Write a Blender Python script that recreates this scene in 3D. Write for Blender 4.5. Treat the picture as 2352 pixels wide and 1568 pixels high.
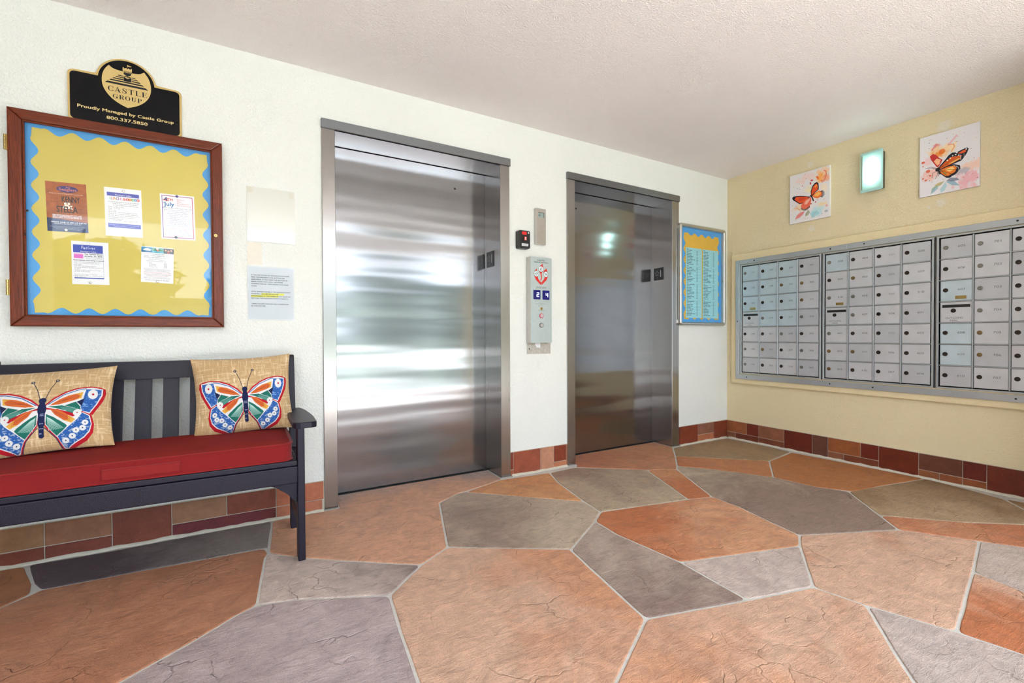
import bpy, bmesh, math, random
import numpy as np
from mathutils import Vector, Matrix
from mathutils.geometry import tessellate_polygon
random.seed(7); rng = np.random.default_rng(7)
scn = bpy.context.scene
for o in list(bpy.data.objects): bpy.data.objects.remove(o, do_unlink=True)

# ------------------------------------------------------------------ camera
cd = bpy.data.cameras.new('camera'); cam = bpy.data.objects.new('camera', cd); scn.collection.objects.link(cam)
yaw, pitch, roll = math.radians(30.043), math.radians(-0.728), math.radians(-0.235)
F = Vector((math.sin(yaw)*math.cos(pitch), math.cos(yaw)*math.cos(pitch), math.sin(pitch)))
R = Vector((math.cos(yaw), -math.sin(yaw), 0)); U = R.cross(F)
R2 = R*math.cos(roll)+U*math.sin(roll); U2 = -R*math.sin(roll)+U*math.cos(roll)
cam.matrix_world = Matrix(((R2.x, U2.x, -F.x, -4.0532), (R2.y, U2.y, -F.y, -2.8140), (R2.z, U2.z, -F.z, 0.9939), (0, 0, 0, 1)))
cd.sensor_width = 36; cd.lens = 36*1050.55/2352; cd.clip_start = 0.02; cd.clip_end = 300
scn.camera = cam

# ------------------------------------------------------------------ light
scn.view_settings.view_transform = 'Standard'; scn.view_settings.look = 'None'
scn.view_settings.gamma = 1; scn.view_settings.use_curve_mapping = False
scn.view_settings.exposure = 2.02
w = bpy.data.worlds.new('sky'); scn.world = w; w.use_nodes = True
nt = w.node_tree; bg = nt.nodes['Background']
tc = nt.nodes.new('ShaderNodeTexCoord'); sx = nt.nodes.new('ShaderNodeSeparateXYZ'); cr = nt.nodes.new('ShaderNodeValToRGB')
nt.links.new(tc.outputs['Generated'], sx.inputs[0]); nt.links.new(sx.outputs['Z'], cr.inputs[0]); nt.links.new(cr.outputs[0], bg.inputs[0])
cr.color_ramp.elements[0].position = 0.0; cr.color_ramp.elements[0].color = (.88, .94, 1, 1)
cr.color_ramp.elements[1].position = .7; cr.color_ramp.elements[1].color = (.55, .74, 1, 1)
bg.inputs[1].default_value = 2.0
sl = bpy.data.lights.new('sun', 'SUN'); sun = bpy.data.objects.new('sun', sl); scn.collection.objects.link(sun)
sl.energy = 9; sl.angle = math.radians(1.5); sl.color = (.86, .94, 1)
sun.rotation_euler = (math.radians(28), 0, math.radians(-38))      # from behind and left of the camera, high

# ------------------------------------------------------------------ helpers
def lin(c): return tuple(((x/255)/12.92 if x/255 <= .04045 else ((x/255+.055)/1.055)**2.4) for x in c)
def L4(c): return (*lin(c), 1)
class Fr:
    def __init__(s, o, u, v, n): s.o, s.u, s.v, s.n = map(Vector, (o, u, v, n))
    def P(s, a, b, c=0.): return s.o+s.u*a+s.v*b+s.n*c
FA = Fr((0, 0, 0), (1, 0, 0), (0, 0, 1), (0, -1, 0))      # back wall: u = x, v = height, w = out of the wall
FB = Fr((0, 0, 0), (0, -1, 0), (0, 0, 1), (-1, 0, 0))     # right wall: u = distance from the corner
FW = Fr((0, 0, 0), (1, 0, 0), (0, 1, 0), (0, 0, 1))
class MB:
    def __init__(s, fr=FW): s.bm = bmesh.new(); s.fr = fr
    def _v(s, pts): return [s.bm.verts.new(s.fr.P(*p)) for p in pts]
    def box(s, a0, a1, b0, b1, c0, c1, bev=0, seg=2):
        if a0 > a1: a0, a1 = a1, a0
        v = s._v([(a, b, c) for c in (c0, c1) for b in (b0, b1) for a in (a0, a1)])
        fs = [s.bm.faces.new([v[i] for i in q]) for q in ((0, 2, 3, 1), (4, 5, 7, 6), (0, 1, 5, 4), (2, 6, 7, 3), (0, 4, 6, 2), (1, 3, 7, 5))]
        if bev:
            es = {e for f in fs for e in f.edges}
            bmesh.ops.bevel(s.bm, geom=list(es), offset=bev, segments=seg, affect='EDGES', profile=.5)
        return s
    def prism(s, pts, c0, c1, bev=0, seg=2):
        lo = s._v([(x, y, c0) for x, y in pts]); hi = s._v([(x, y, c1) for x, y in pts]); n = len(pts)
        area = sum(pts[i][0]*pts[(i+1) % n][1]-pts[(i+1) % n][0]*pts[i][1] for i in range(n))
        if area < 0: lo.reverse(); hi.reverse()
        top = s.bm.faces.new(hi); s.bm.faces.new(lo[::-1])
        for i in range(n): s.bm.faces.new([lo[i], lo[(i+1) % n], hi[(i+1) % n], hi[i]])
        if bev: bmesh.ops.bevel(s.bm, geom=list(top.edges), offset=bev, segments=seg, affect='EDGES', profile=.5)
        return s
    def cyl(s, a, b, r, c0, c1, n=24, r1=None, bev=0):
        r1 = r if r1 is None else r1
        lo = s._v([(a+r*math.cos(2*math.pi*i/n), b+r*math.sin(2*math.pi*i/n), c0) for i in range(n)])
        hi = s._v([(a+r1*math.cos(2*math.pi*i/n), b+r1*math.sin(2*math.pi*i/n), c1) for i in range(n)])
        top = s.bm.faces.new(hi); s.bm.faces.new(lo[::-1])
        for i in range(n): s.bm.faces.new([lo[i], lo[(i+1) % n], hi[(i+1) % n], hi[i]])
        if bev: bmesh.ops.bevel(s.bm, geom=list(top.edges), offset=bev, segments=2, affect='EDGES', profile=.5)
        return s
    def poly8(s, p8):      # hexahedron from 8 world points, bottom ring then top ring
        v = [s.bm.verts.new(p) for p in p8]
        for q in ((3, 2, 1, 0), (4, 5, 6, 7), (0, 1, 5, 4), (1, 2, 6, 5), (2, 3, 7, 6), (3, 0, 4, 7)): s.bm.faces.new([v[i] for i in q])
        return s
def wloc(o):
    p = Vector((0, 0, 0))
    while o is not None: p += o.location; o = o.parent
    return p
def obj(name, mb, mat, parent=None, smooth=False, center=None, kind=None):
    bm = mb.bm if isinstance(mb, MB) else mb
    bmesh.ops.recalc_face_normals(bm, faces=bm.faces) if isinstance(mb, MB) else None
    org = wloc(parent) if parent else Vector((0, 0, 0))
    if not parent:
        if center is None:
            bb = [v.co for v in bm.verts]
            org = Vector([(min(c[i] for c in bb)+max(c[i] for c in bb))/2 for i in range(3)])
        else: org = Vector(center)
    for v in bm.verts: v.co -= org
    me = bpy.data.meshes.new(name); bm.to_mesh(me); bm.free()
    if mat: me.materials.append(mat)
    if smooth:
        for p in me.polygons: p.use_smooth = True
    o = bpy.data.objects.new(name, me); scn.collection.objects.link(o)
    if parent: o.parent = parent
    else: o.location = org
    if kind: o['kind'] = kind
    return o
def thing(name, label, cat, loc, group=None, kind=None):
    o = bpy.data.objects.new(name, None); scn.collection.objects.link(o); o.empty_display_size = .1
    o.location = loc; tag(o, label, cat, group, kind); return o
def tag(o, label=None, cat=None, group=None, kind=None):
    if label: o['label'] = label
    if cat: o['category'] = cat
    if group: o['group'] = group
    if kind: o['kind'] = kind
    return o

# ------------------------------------------------------------------ node materials
class NB:
    def __init__(s, name):
        s.m = bpy.data.materials.new(name); s.m.use_nodes = True; s.t = s.m.node_tree; s.b = s.t.nodes['Principled BSDF']
        s.out = s.t.nodes['Material Output']
    def n(s, ty, **k):
        d = s.t.nodes.new('ShaderNode'+ty)
        for a, v in k.items(): setattr(d, a, v)
        return d
    def l(s, a, b): s.t.links.new(a, b)
    def set(s, **k):
        for a, v in k.items():
            i = s.b.inputs[a.replace('_', ' ')]
            i.default_value = v
        return s
    def coords(s, scale=(1, 1, 1), world=True, warp=0):
        if world: src = s.n('NewGeometry').outputs['Position']
        else: src = s.n('TexCoord').outputs['Object']
        mp = s.n('Mapping'); mp.inputs['Scale'].default_value = scale; s.l(src, mp.inputs[0]); return mp.outputs[0]
    def noise(s, co, scale, detail=4, rough=.5, dist=0):
        d = s.n('TexNoise'); d.inputs['Scale'].default_value = scale; d.inputs['Detail'].default_value = detail
        d.inputs['Roughness'].default_value = rough; d.inputs['Distortion'].default_value = dist; s.l(co, d.inputs['Vector']); return d.outputs[0]
    def ramp(s, x, stops, interp='LINEAR'):
        d = s.n('ValToRGB'); d.color_ramp.interpolation = interp
        e = d.color_ramp.elements
        while len(e) < len(stops): e.new(.5)
        for i, (p, c) in enumerate(stops):
            e[i].position = p; e[i].color = c if isinstance(c, tuple) else (c, c, c, 1)
        s.l(x, d.inputs[0]); return d.outputs[0]
    def mix(s, f, a, b, mode='MIX'):
        d = s.n('Mix', data_type='RGBA', blend_type=mode); 
        for i, v in ((0, f), (6, a), (7, b)):
            if hasattr(v, 'links'): s.l(v, d.inputs[i])
            else: d.inputs[i].default_value = v
        return d.outputs[2]
    def math(s, op, a, b=0., c=None):
        d = s.n('Math', operation=op)
        for i, v in enumerate((a, b) if c is None else (a, b, c)):
            if hasattr(v, 'links'): s.l(v, d.inputs[i])
            else: d.inputs[i].default_value = v
        return d.outputs[0]
    def bump(s, h, strength=.3, dist=.01, prev=None):
        d = s.n('Bump'); d.inputs['Strength'].default_value = strength; d.inputs['Distance'].default_value = dist
        s.l(h, d.inputs['Height'])
        if prev is not None: s.l(prev, d.inputs['Normal'])
        s.l(d.outputs[0], s.b.inputs['Normal']); return d.outputs[0]
def plain(name, c, rough=.5, metal=0., spec=.5, vary=.06, vscale=30, bump=0, bscale=80, coat=0):
    b = NB(name); b.set(Roughness=rough, Metallic=metal); b.b.inputs['Specular IOR Level'].default_value = spec
    co = b.coords((1, 1, 1)); nz = b.noise(co, vscale, 4)
    k = b.ramp(nz, [(.3, 1-vary), (.7, 1+vary if vary < .05 else 1.0)])
    b.l(b.mix(1., L4(c), k, 'MULTIPLY'), b.b.inputs['Base Color'])
    if bump: b.bump(b.noise(co, bscale, 3), bump, .002)
    if coat: b.b.inputs['Coat Weight'].default_value = coat; b.b.inputs['Coat Roughness'].default_value = .15
    return b.m
def stucco(name, c, scale=70, strength=.5, patches=None, dist=.004):
    b = NB(name); b.set(Roughness=.75); b.b.inputs['Specular IOR Level'].default_value = .25
    co = b.coords()
    big = b.noise(co, 1.3, 3); k = b.ramp(big, [(.3, .965), (.7, 1.)])
    col = b.mix(1., L4(c), k, 'MULTIPLY')
    if patches:
        for (px, py, pz, r) in patches:
            vm = b.n('VectorMath', operation='DISTANCE'); b.l(co, vm.inputs[0]); vm.inputs[1].default_value = (px, py, pz)
            dd = b.math('ADD', vm.outputs['Value'], b.math('MULTIPLY', b.math('SUBTRACT', b.noise(co, 45, 4), .5), r*1.6))
            f = b.ramp(dd, [(r*.6, .55), (r, 0.)])
            col = b.mix(f, col, L4((222, 220, 210)))
    b.l(col, b.b.inputs['Base Color'])
    n1 = b.noise(co, scale, 3, .55, .6); r1 = b.ramp(n1, [(.42, 0.), (.6, 1.)])
    n2 = b.noise(co, scale*3.2, 2, .5)
    h = b.math('ADD', r1, b.math('MULTIPLY', n2, .25))
    b.bump(h, strength, dist)
    return b.m
def steel(name, c=(186, 186, 188), rough=.27, aniso=.85, tangent=(0, 0, 1), streak=(.6, .6, 160), wave=.05, rvar=.03):
    b = NB(name); b.set(Metallic=1., Roughness=rough)
    co = b.coords(streak); s1 = b.noise(co, 1.0, 4, .6)
    co2 = b.coords((1, 1, 1)); cl = b.noise(co2, 1.6, 3)
    b.l(b.mix(1., L4(c), b.ramp(s1, [(.25, .94), (.75, 1.)]), 'MULTIPLY'), b.b.inputs['Base Color'])
    rr = b.math('ADD', b.math('MULTIPLY', s1, rvar), b.math('ADD', b.math('MULTIPLY', cl, .06), rough-.055)); b.l(rr, b.b.inputs['Roughness'])
    b.b.inputs['Anisotropic'].default_value = aniso
    cx = b.n('CombineXYZ')
    for i in range(3): cx.inputs[i].default_value = tangent[i]
    b.l(cx.outputs[0], b.b.inputs['Tangent'])
    if wave:
        wv = b.noise(b.coords((.28, .28, 3.4)), 1.0, 2, .5)
        b.bump(wv, wave, .35)
    return b.m
def wood(name, axis, c1=(128, 54, 26), c2=(62, 22, 10)):
    b = NB(name); b.set(Roughness=.4); b.b.inputs['Specular IOR Level'].default_value = .3; b.b.inputs['Coat Weight'].default_value = .12; b.b.inputs['Coat Roughness'].default_value = .2
    sc = {'x': (3, 40, 60), 'z': (60, 40, 3)}[axis]
    co = b.coords(sc); n1 = b.noise(co, 1.2, 5, .6, .8)
    fine = b.noise(b.coords(tuple(v*4 for v in sc)), 1.0, 2)
    f = b.ramp(n1, [(.38, 0.), (.5, .6), (.56, .05), (.7, 1.)])
    col = b.mix(f, L4(c1), L4(c2)); col = b.mix(1., col, b.ramp(fine, [(.3, .75), (.7, 1.)]), 'MULTIPLY')
    b.l(col, b.b.inputs['Base Color']); b.bump(n1, .15, .002); return b.m
def fabric(name, c, scale=900, rough=.85, strength=.25, attr=False):
    b = NB(name); b.set(Roughness=rough); b.b.inputs['Specular IOR Level'].default_value = .2
    b.b.inputs['Sheen Weight'].default_value = .15
    co = b.coords()
    if attr:
        a = b.n('Attribute', attribute_name='Col'); base = a.outputs['Color']
    else:
        nz = b.noise(co, 6, 4); base = b.mix(1., L4(c), b.ramp(nz, [(.3, .9), (.7, 1.)]), 'MULTIPLY')
    b.l(base, b.b.inputs['Base Color'])
    b.bump(b.noise(co, scale, 2), strength, .001); return b.m
def printmat(name, rough=.5, spec=.4):
    b = NB(name); b.set(Roughness=rough); b.b.inputs['Specular IOR Level'].default_value = spec
    a = b.n('Attribute', attribute_name='Col'); b.l(a.outputs['Color'], b.b.inputs['Base Color']); return b.m
def glass(name, tint=(1, 1, 1), ior=1.5, rough=0.02, haze=0):
    b = NB(name); b.t.nodes.remove(b.b)
    tr = b.n('BsdfTransparent'); tr.inputs[0].default_value = (*tint, 1)
    gl = b.n('BsdfGlossy'); gl.inputs['Roughness'].default_value = rough
    lw = b.n('LayerWeight'); lw.inputs[0].default_value = .5; mx = b.n('MixShader'); f0 = ((ior-1)/(ior+1))**2
    b.l(b.math('MULTIPLY_ADD', b.math('POWER', lw.outputs['Facing'], 5.), 1-f0, f0), mx.inputs[0]); b.l(tr.outputs[0], mx.inputs[1]); b.l(gl.outputs[0], mx.inputs[2]); b.l(mx.outputs[0], b.out.inputs[0])
    return b.m
def emit(name, c, s):
    b = NB(name); b.set(Roughness=.4); b.b.inputs['Base Color'].default_value = L4(c)
    b.b.inputs['Emission Color'].default_value = L4(c); b.b.inputs['Emission Strength'].default_value = s; return b.m

M_wallA = stucco('painted_stucco_white', (231, 233, 228), 90, .45)
M_wallB = stucco('painted_stucco_cream', (225, 210, 172), 90, .4, [(0, -.76, 2.40, .03), (0, -.77, 1.87, .03), (0, -1.60, 2.385, .045), (0, -1.585, 1.875, .03), (0, -1.52, 1.86, .014)])
M_trim = stucco('painted_stucco_cream_border', (228, 211, 170), 120, .4)
M_ceil = stucco('textured_ceiling_paint', (248, 242, 240), 130, .7, dist=.004)
M_steelH = steel('brushed_steel_door', (149, 150, 153), .17, .35, wave=.058)
M_steelV = steel('brushed_steel_jamb', (168, 166, 164), .27, .6, (1, 1, 0), (160, 160, 2), .0)
M_steelF = steel('brushed_steel_frame', (140, 143, 148), .34, .6, (0, .3, 1), (2, 160, 160), .0)
M_steelS = steel('brushed_steel_soffit', (186, 189, 193), .22, .6, (0, 1, 0), (2, 160, 2), .0)
M_dark = plain('dark_gap', (18, 18, 18), .7)
M_grout = plain('floor_grout', (204, 200, 192), .85, spec=.2, vary=.15, vscale=60, bump=.4, bscale=200)
M_tgrout = plain('tile_grout', (196, 186, 170), .85, spec=.2, vary=.15, vscale=60)
M_woodx = wood('stained_oak_along', 'x'); M_woodz = wood('stained_oak_upright', 'z')
M_blue = plain('blue_backing_paper', (72, 158, 224), .6, vary=.04, vscale=4)
M_yel = plain('yellow_backing_paper', (214, 196, 92), .5, vary=.14, vscale=2.2)
M_orp = plain('golden_backing_paper', (220, 176, 62), .6, vary=.04)
M_glass = glass('clear_glass', ior=1.33)
M_acry = glass('clear_acrylic', (.985, .99, .985), 1.7, .06)
M_brass = plain('brass', (190, 165, 105), .3, 1.)
M_chrome = plain('chrome', (205, 205, 205), .18, 1.)
M_alu = plain('satin_aluminium', (205, 206, 204), .3, 1., vary=.03)
M_mail = plain('mailbox_aluminium', (190, 196, 202), .42, .5, vary=.09, vscale=9, bump=.05)
M_mailf = plain('mailbox_frame_aluminium', (184, 190, 194), .36, .6, vary=.06, vscale=12)
M_lockd = plain('dark_worn_lock', (58, 48, 42), .5, .6, vary=.3, vscale=200)
M_locks = plain('silver_worn_lock', (150, 148, 142), .35, .9, vary=.3, vscale=200)
M_lockb = plain('brass_worn_lock', (150, 128, 92), .38, .9, vary=.3, vscale=200)
M_black = plain('black_plastic', (26, 27, 29), .35)
M_bench = plain('dark_purple_recycled_plastic', (21, 14, 35), .40, spec=.38, vary=.25, vscale=180, bump=.5, bscale=420)
M_cush = fabric('red_canvas', (130, 24, 26), 1400)
M_cushp = fabric('dark_red_piping', (140, 22, 22), 1400)
M_pillow = fabric('printed_burlap', None, 700, attr=True, strength=.35)
M_print = printmat('printed_ink'); M_canvas = printmat('printed_canvas', .6, .3)
M_gold = plain('gold_paint', (202, 172, 108), .45, .0, vary=.05)
M_signb = plain('black_sign_face', (7, 8, 13), .22, spec=.25, vary=.02)
M_white = plain('white_paper', (236, 238, 242), .6, vary=.01)
M_callf = steel('pale_brushed_plate', (214, 222, 224), .3, .6, (0, 0, 1), (2, 2, 200), 0)
M_callw = plain('pale_satin_plate', (190, 205, 208), .35, .55, vary=.03)
M_nick = plain('satin_nickel', (196, 194, 190), .32, .9, vary=.04)
M_concr = plain('sunlit_concrete', (196, 190, 180), .9, vary=.1, vscale=2)
M_grass = plain('lawn_grass', (70, 96, 40), .95, vary=.3, vscale=20)
M_leaf = plain('hedge_leaf', (74, 88, 58), .55, vary=.35, vscale=30)
M_bark = plain('palm_bark', (120, 104, 86), .9, vary=.3, vscale=30)
M_fac = plain('white_facade_paint', (225, 222, 214), .8, vary=.03)

def stone_mat():
    b = NB('stamped_stone'); b.b.inputs['Specular IOR Level'].default_value = .35
    oi = b.n('ObjectInfo'); ta = oi.outputs['Color']
    tb = b.n('Attribute', attribute_type='OBJECT', attribute_name='tone_b').outputs['Color']
    gd = b.n('Attribute', attribute_type='OBJECT', attribute_name='grad')
    co = b.coords()
    off = b.n('VectorMath', operation='ADD'); b.l(co, off.inputs[0])
    rnd = b.n('CombineXYZ'); b.l(b.math('MULTIPLY', oi.outputs['Random'], 37.), rnd.inputs[0]); b.l(rnd.outputs[0], off.inputs[1]); cv = off.outputs[0]
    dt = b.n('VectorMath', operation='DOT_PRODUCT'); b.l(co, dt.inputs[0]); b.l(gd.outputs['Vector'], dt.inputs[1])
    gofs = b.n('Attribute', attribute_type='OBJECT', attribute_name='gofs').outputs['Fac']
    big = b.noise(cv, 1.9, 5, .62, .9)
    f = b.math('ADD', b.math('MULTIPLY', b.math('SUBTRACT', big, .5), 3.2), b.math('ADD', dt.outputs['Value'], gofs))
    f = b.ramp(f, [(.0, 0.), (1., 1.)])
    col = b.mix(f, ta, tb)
    md = b.noise(cv, 9, 6, .7, 1.2)
    col = b.mix(1., col, b.ramp(md, [(.3, .90), (.62, 1.28)]), 'MULTIPLY')
    # streaks of the trowel
    st = b.n('Mapping'); st.inputs['Rotation'].default_value = (0, 0, .5); st.inputs['Scale'].default_value = (14, 60, 1); b.l(cv, st.inputs[0])
    sn = b.noise(st.outputs[0], 1., 5, .65, 1.)
    col = b.mix(1., col, b.ramp(sn, [(.28, .80), (.5, 1.), (.72, 1.10)]), 'MULTIPLY')
    sp = b.noise(cv, 130, 3, .7); col = b.mix(b.ramp(sp, [(.64, 0.), (.72, .65)]), col, L4((84, 66, 54)))
    fg = b.noise(cv, 260, 3, .7); col = b.mix(1., col, b.ramp(fg, [(.32, .80), (.6, 1.05)]), 'MULTIPLY')
    # creases
    cw = b.n('VectorMath', operation='ADD'); nzc = b.n('TexNoise'); nzc.inputs['Scale'].default_value = 4.; nzc.inputs['Detail'].default_value = 4
    b.l(cv, nzc.inputs['Vector']); sc2 = b.n('VectorMath', operation='SCALE'); b.l(nzc.outputs['Color'], sc2.inputs[0]); sc2.inputs['Scale'].default_value = .45
    b.l(cv, cw.inputs[0]); b.l(sc2.outputs[0], cw.inputs[1])
    vo = b.n('TexVoronoi', feature='DISTANCE_TO_EDGE'); vo.inputs['Scale'].default_value = 3.4; b.l(cw.outputs[0], vo.inputs['Vector'])
    mk = b.ramp(b.noise(cv, 3.2, 3), [(.48, 0.), (.58, 1.)])
    cre = b.math('MULTIPLY', b.ramp(vo.outputs['Distance'], [(0., 1.), (.018, 0.)]), mk)
    col = b.mix(b.math('MULTIPLY', cre, .16), col, L4((92, 66, 50)))
    b.l(col, b.b.inputs['Base Color'])
    b.l(b.ramp(md, [(.3, .42), (.7, .62)]), b.b.inputs['Roughness'])
    h = b.math('ADD', b.math('MULTIPLY', sn, 1.1), b.math('ADD', b.math('MULTIPLY', md, 1.6), b.math('SUBTRACT', b.math('MULTIPLY', fg, .8), b.math('MULTIPLY', cre, .8))))
    b.bump(h, .95, .0065)
    return b.m
M_stone = stone_mat()
def tile_mat():
    b = NB('glazed_base_tile'); b.set(Roughness=.35)
    oi = b.n('ObjectInfo'); co = b.coords(); md = b.noise(co, 14, 6, .7, .5)
    col = b.mix(1., oi.outputs['Color'], b.ramp(md, [(.3, .72), (.65, 1.1)]), 'MULTIPLY')
    sp = b.noise(co, 160, 3, .7); col = b.mix(b.ramp(sp, [(.62, 0.), (.78, .35)]), col, L4((200, 160, 130)))
    b.l(col, b.b.inputs['Base Color']); b.bump(md, .2, .003); return b.m
M_tile = tile_mat()

# ------------------------------------------------------------------ glyphs and prints
CH = "ABCDEFGHIJKLMNOPQRSTUVWXYZabcdefghijklmnopqrstuvwxyz0123456789.,:&$-!|/'()"
def glyphs(res, off):
    G = {}; tmp = []
    def mk(t):
        c = bpy.data.curves.new('t', 'FONT'); c.body = t; c.resolution_u = res; c.size = 1; c.offset = off; c.fill_mode = 'FRONT'
        o = bpy.data.objects.new('t', c); scn.collection.objects.link(o); tmp.append(o); return o
    bar = mk('|'); obs = [(ch, mk(ch), mk(ch+'|')) for ch in CH]
    bpy.context.view_layer.update(); dg = bpy.context.evaluated_depsgraph_get()
    def data(o):
        e = o.evaluated_get(dg); m = e.to_mesh(); v = [(p.co.x, p.co.y) for p in m.vertices]; f = [tuple(p.vertices) for p in m.polygons]
        e.to_mesh_clear(); return v, f
    bx = max(p[0] for p in data(bar)[0])
    for ch, a, b2 in obs:
        v, f = data(a); adv = max(p[0] for p in data(b2)[0])-bx; G[ch] = (v, f, adv)
    for o in tmp: c = o.data; bpy.data.objects.remove(o); bpy.data.curves.remove(c)
    G[' '] = ([], [], .3); return G
GL = glyphs(1, 0.); GM = glyphs(3, 0.); GB = dict(GM)
class Print:
    DL = .00025
    def __init__(s, fr=FA, base=0.): s.fr, s.base = fr, base; s.v = []; s.f = []; s.c = []; s.lay = 1
    def _add(s, v2, faces, col, lay=None):
        n = len(s.v); wv = s.base+(lay or s.lay)*s.DL; s.v += [s.fr.P(x, y, wv) for x, y in v2]; c = lin(col)
        for f in faces: s.f.append([n+i for i in f]); s.c.append(c)
    def poly(s, pts, col, lay=None):
        n = len(pts); area = sum(pts[i][0]*pts[(i+1) % n][1]-pts[(i+1) % n][0]*pts[i][1] for i in range(n))
        if area < 0: pts = pts[::-1]
        s._add(pts, tessellate_polygon([[Vector((x, y, 0)) for x, y in pts]]), col, lay); return s
    def rect(s, a, b, c, d, col, lay=None): s._add([(a, c), (b, c), (b, d), (a, d)], [(0, 1, 2, 3)], col, lay); return s
    def circ(s, x, y, r, col, lay=None, n=20, ry=None):
        ry = ry or r; s._add([(x+r*math.cos(6.2832*i/n), y+ry*math.sin(6.2832*i/n)) for i in range(n)], [tuple(range(n))], col, lay); return s
    def line(s, pts, wd, col, lay=None):
        for (x0, y0), (x1, y1) in zip(pts, pts[1:]):
            dx, dy = x1-x0, y1-y0; l = math.hypot(dx, dy) or 1; nx, ny = -dy/l*wd/2, dx/l*wd/2
            s._add([(x0+nx, y0+ny), (x0-nx, y0-ny), (x1-nx, y1-ny), (x1+nx, y1+ny)], [(0, 1, 2, 3)], col, lay)
        return s
    def text(s, t, x, y, h, col, align='C', G=GL, wid=None, sx=1., lay=None, rot=0.):
        # h = cap height; x, y = anchor on the baseline; wid fits the line to a width
        k = h/.69; adv = sum(G[c][2] for c in t)*k*sx
        if wid: sx *= wid/adv; adv = wid
        px = {'C': -adv/2, 'L': 0, 'R': -adv}[align]; cr_, sr_ = math.cos(rot), math.sin(rot)
        for c in t:
            v, f, a = G[c]
            for j_, (dx_, dy_) in enumerate(((-.02, -.012), (.02, -.012), (-.02, .012), (.02, .012)) if G is GB else ((0, 0),)):
                vv = [(px+(p+dx_)*k*sx, (q+dy_)*k) for p, q in v]; vv = [(x+p*cr_-q*sr_, y+p*sr_+q*cr_) for p, q in vv]
                s._add(vv, f, col, (lay or s.lay)+.2*j_)
            px += a*k*sx
        return s
    def obj(s, name, parent=None, mat=None, center=None):
        org = wloc(parent) if parent else Vector(center or (0, 0, 0))
        me = bpy.data.meshes.new(name); me.from_pydata([tuple(v-org) for v in s.v], [], s.f)
        at = me.color_attributes.new('Col', 'FLOAT_COLOR', 'CORNER'); arr = np.ones((len(me.loops), 4), 'f4'); i = 0
        for f, c in zip(s.f, s.c): arr[i:i+len(f), :3] = c; i += len(f)
        at.data.foreach_set('color', arr.ravel()); me.materials.append(mat or M_print)
        o = bpy.data.objects.new(name, me); scn.collection.objects.link(o); o.parent = parent
        if not parent: o.location = org
        return o
def rrect(a, b, c, d, r, n=4):
    pts = []
    for cx, cy, t in ((b-r, d-r, 0), (a+r, d-r, 90), (a+r, c+r, 180), (b-r, c+r, 270)):
        for i in range(n+1): q = math.radians(t+90*i/n); pts.append((cx+r*math.cos(q), cy+r*math.sin(q)))
    return pts

# ------------------------------------------------------------------ numpy painter for cloth and canvas prints
def vnoise(h, w_, cy, cx, seed):
    r = np.random.default_rng(seed); g = r.random((cy+2, cx+2)); y = np.linspace(0, cy, h); x = np.linspace(0, cx, w_)
    yi = y.astype(int); xi = x.astype(int); fy = (y-yi)[:, None]; fx = (x-xi)[None]; fy = fy*fy*(3-2*fy); fx = fx*fx*(3-2*fx)
    a = g[yi][:, xi]; b = g[yi][:, xi+1]; c = g[yi+1][:, xi]; d = g[yi+1][:, xi+1]
    return (a*(1-fx)+b*fx)*(1-fy)+(c*(1-fx)+d*fx)*fy
class Paint:
    def __init__(s, n, m, x0, x1, y0, y1, base):      # picture coords, y down, row 0 = top
        s.X, s.Y = np.meshgrid(np.linspace(x0, x1, n), np.linspace(y0, y1, m)); s.img = np.zeros((m, n, 3)); s.img[:] = np.array(base)/255.
        s.n, s.m = n, m; s.dx = (x1-x0)/n
    def blend(s, mask, col, a=1.): s.img += (np.clip(mask, 0, 1)*a)[..., None]*(np.array(col)/255.-s.img)
    def pmask(s, pts):
        ins = np.zeros(s.X.shape, bool); p = np.array(pts, float); q = np.roll(p, -1, 0)
        for (xa, ya), (xb, yb) in zip(p, q):
            if ya == yb: continue
            c = ((ya > s.Y) != (yb > s.Y)); ins ^= c & (s.X < (xb-xa)*(s.Y-ya)/(yb-ya)+xa)
        return ins.astype(float)
    def dist(s, pts):
        d = np.full(s.X.shape, 1e9)
        for (xa, ya), (xb, yb) in zip(pts, pts[1:]):
            dx, dy = xb-xa, yb-ya; t = np.clip(((s.X-xa)*dx+(s.Y-ya)*dy)/max(dx*dx+dy*dy, 1e-9), 0, 1)
            d = np.minimum(d, np.hypot(s.X-xa-t*dx, s.Y-ya-t*dy))
        return d
    def poly(s, pts, col, a=1.): s.blend(s.pmask(pts), col, a)
    def line(s, pts, wd, col, a=1.): s.blend(np.clip((wd/2-s.dist(pts))/s.dx+.5, 0, 1), col, a)
    def circ(s, x, y, r, col, a=1., soft=None, ry=None):
        d = np.hypot(s.X-x, (s.Y-y)*r/(ry or r)); s.blend(np.clip((r-d)/(soft or s.dx)+.5, 0, 1), col, a)
    def blob(s, x, y, rx, ry, col, a, seed, rot=0, amp=.7):
        nz = vnoise(s.m, s.n, 14, 14, seed)*.6+vnoise(s.m, s.n, 37, 37, seed+1)*.4; c, q = math.cos(rot), math.sin(rot)
        dx, dy = s.X-x, s.Y-y; d = np.hypot((dx*c+dy*q)/rx, (-dx*q+dy*c)/ry)+(nz-.5)*amp*2
        s.blend(np.clip((1-d)*1.7, 0, 1), col, a)
def lin_np(a): a = np.clip(a, 0, 1); return np.where(a <= .04045, a/12.92, ((a+.055)/1.055)**2.4)
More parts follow.
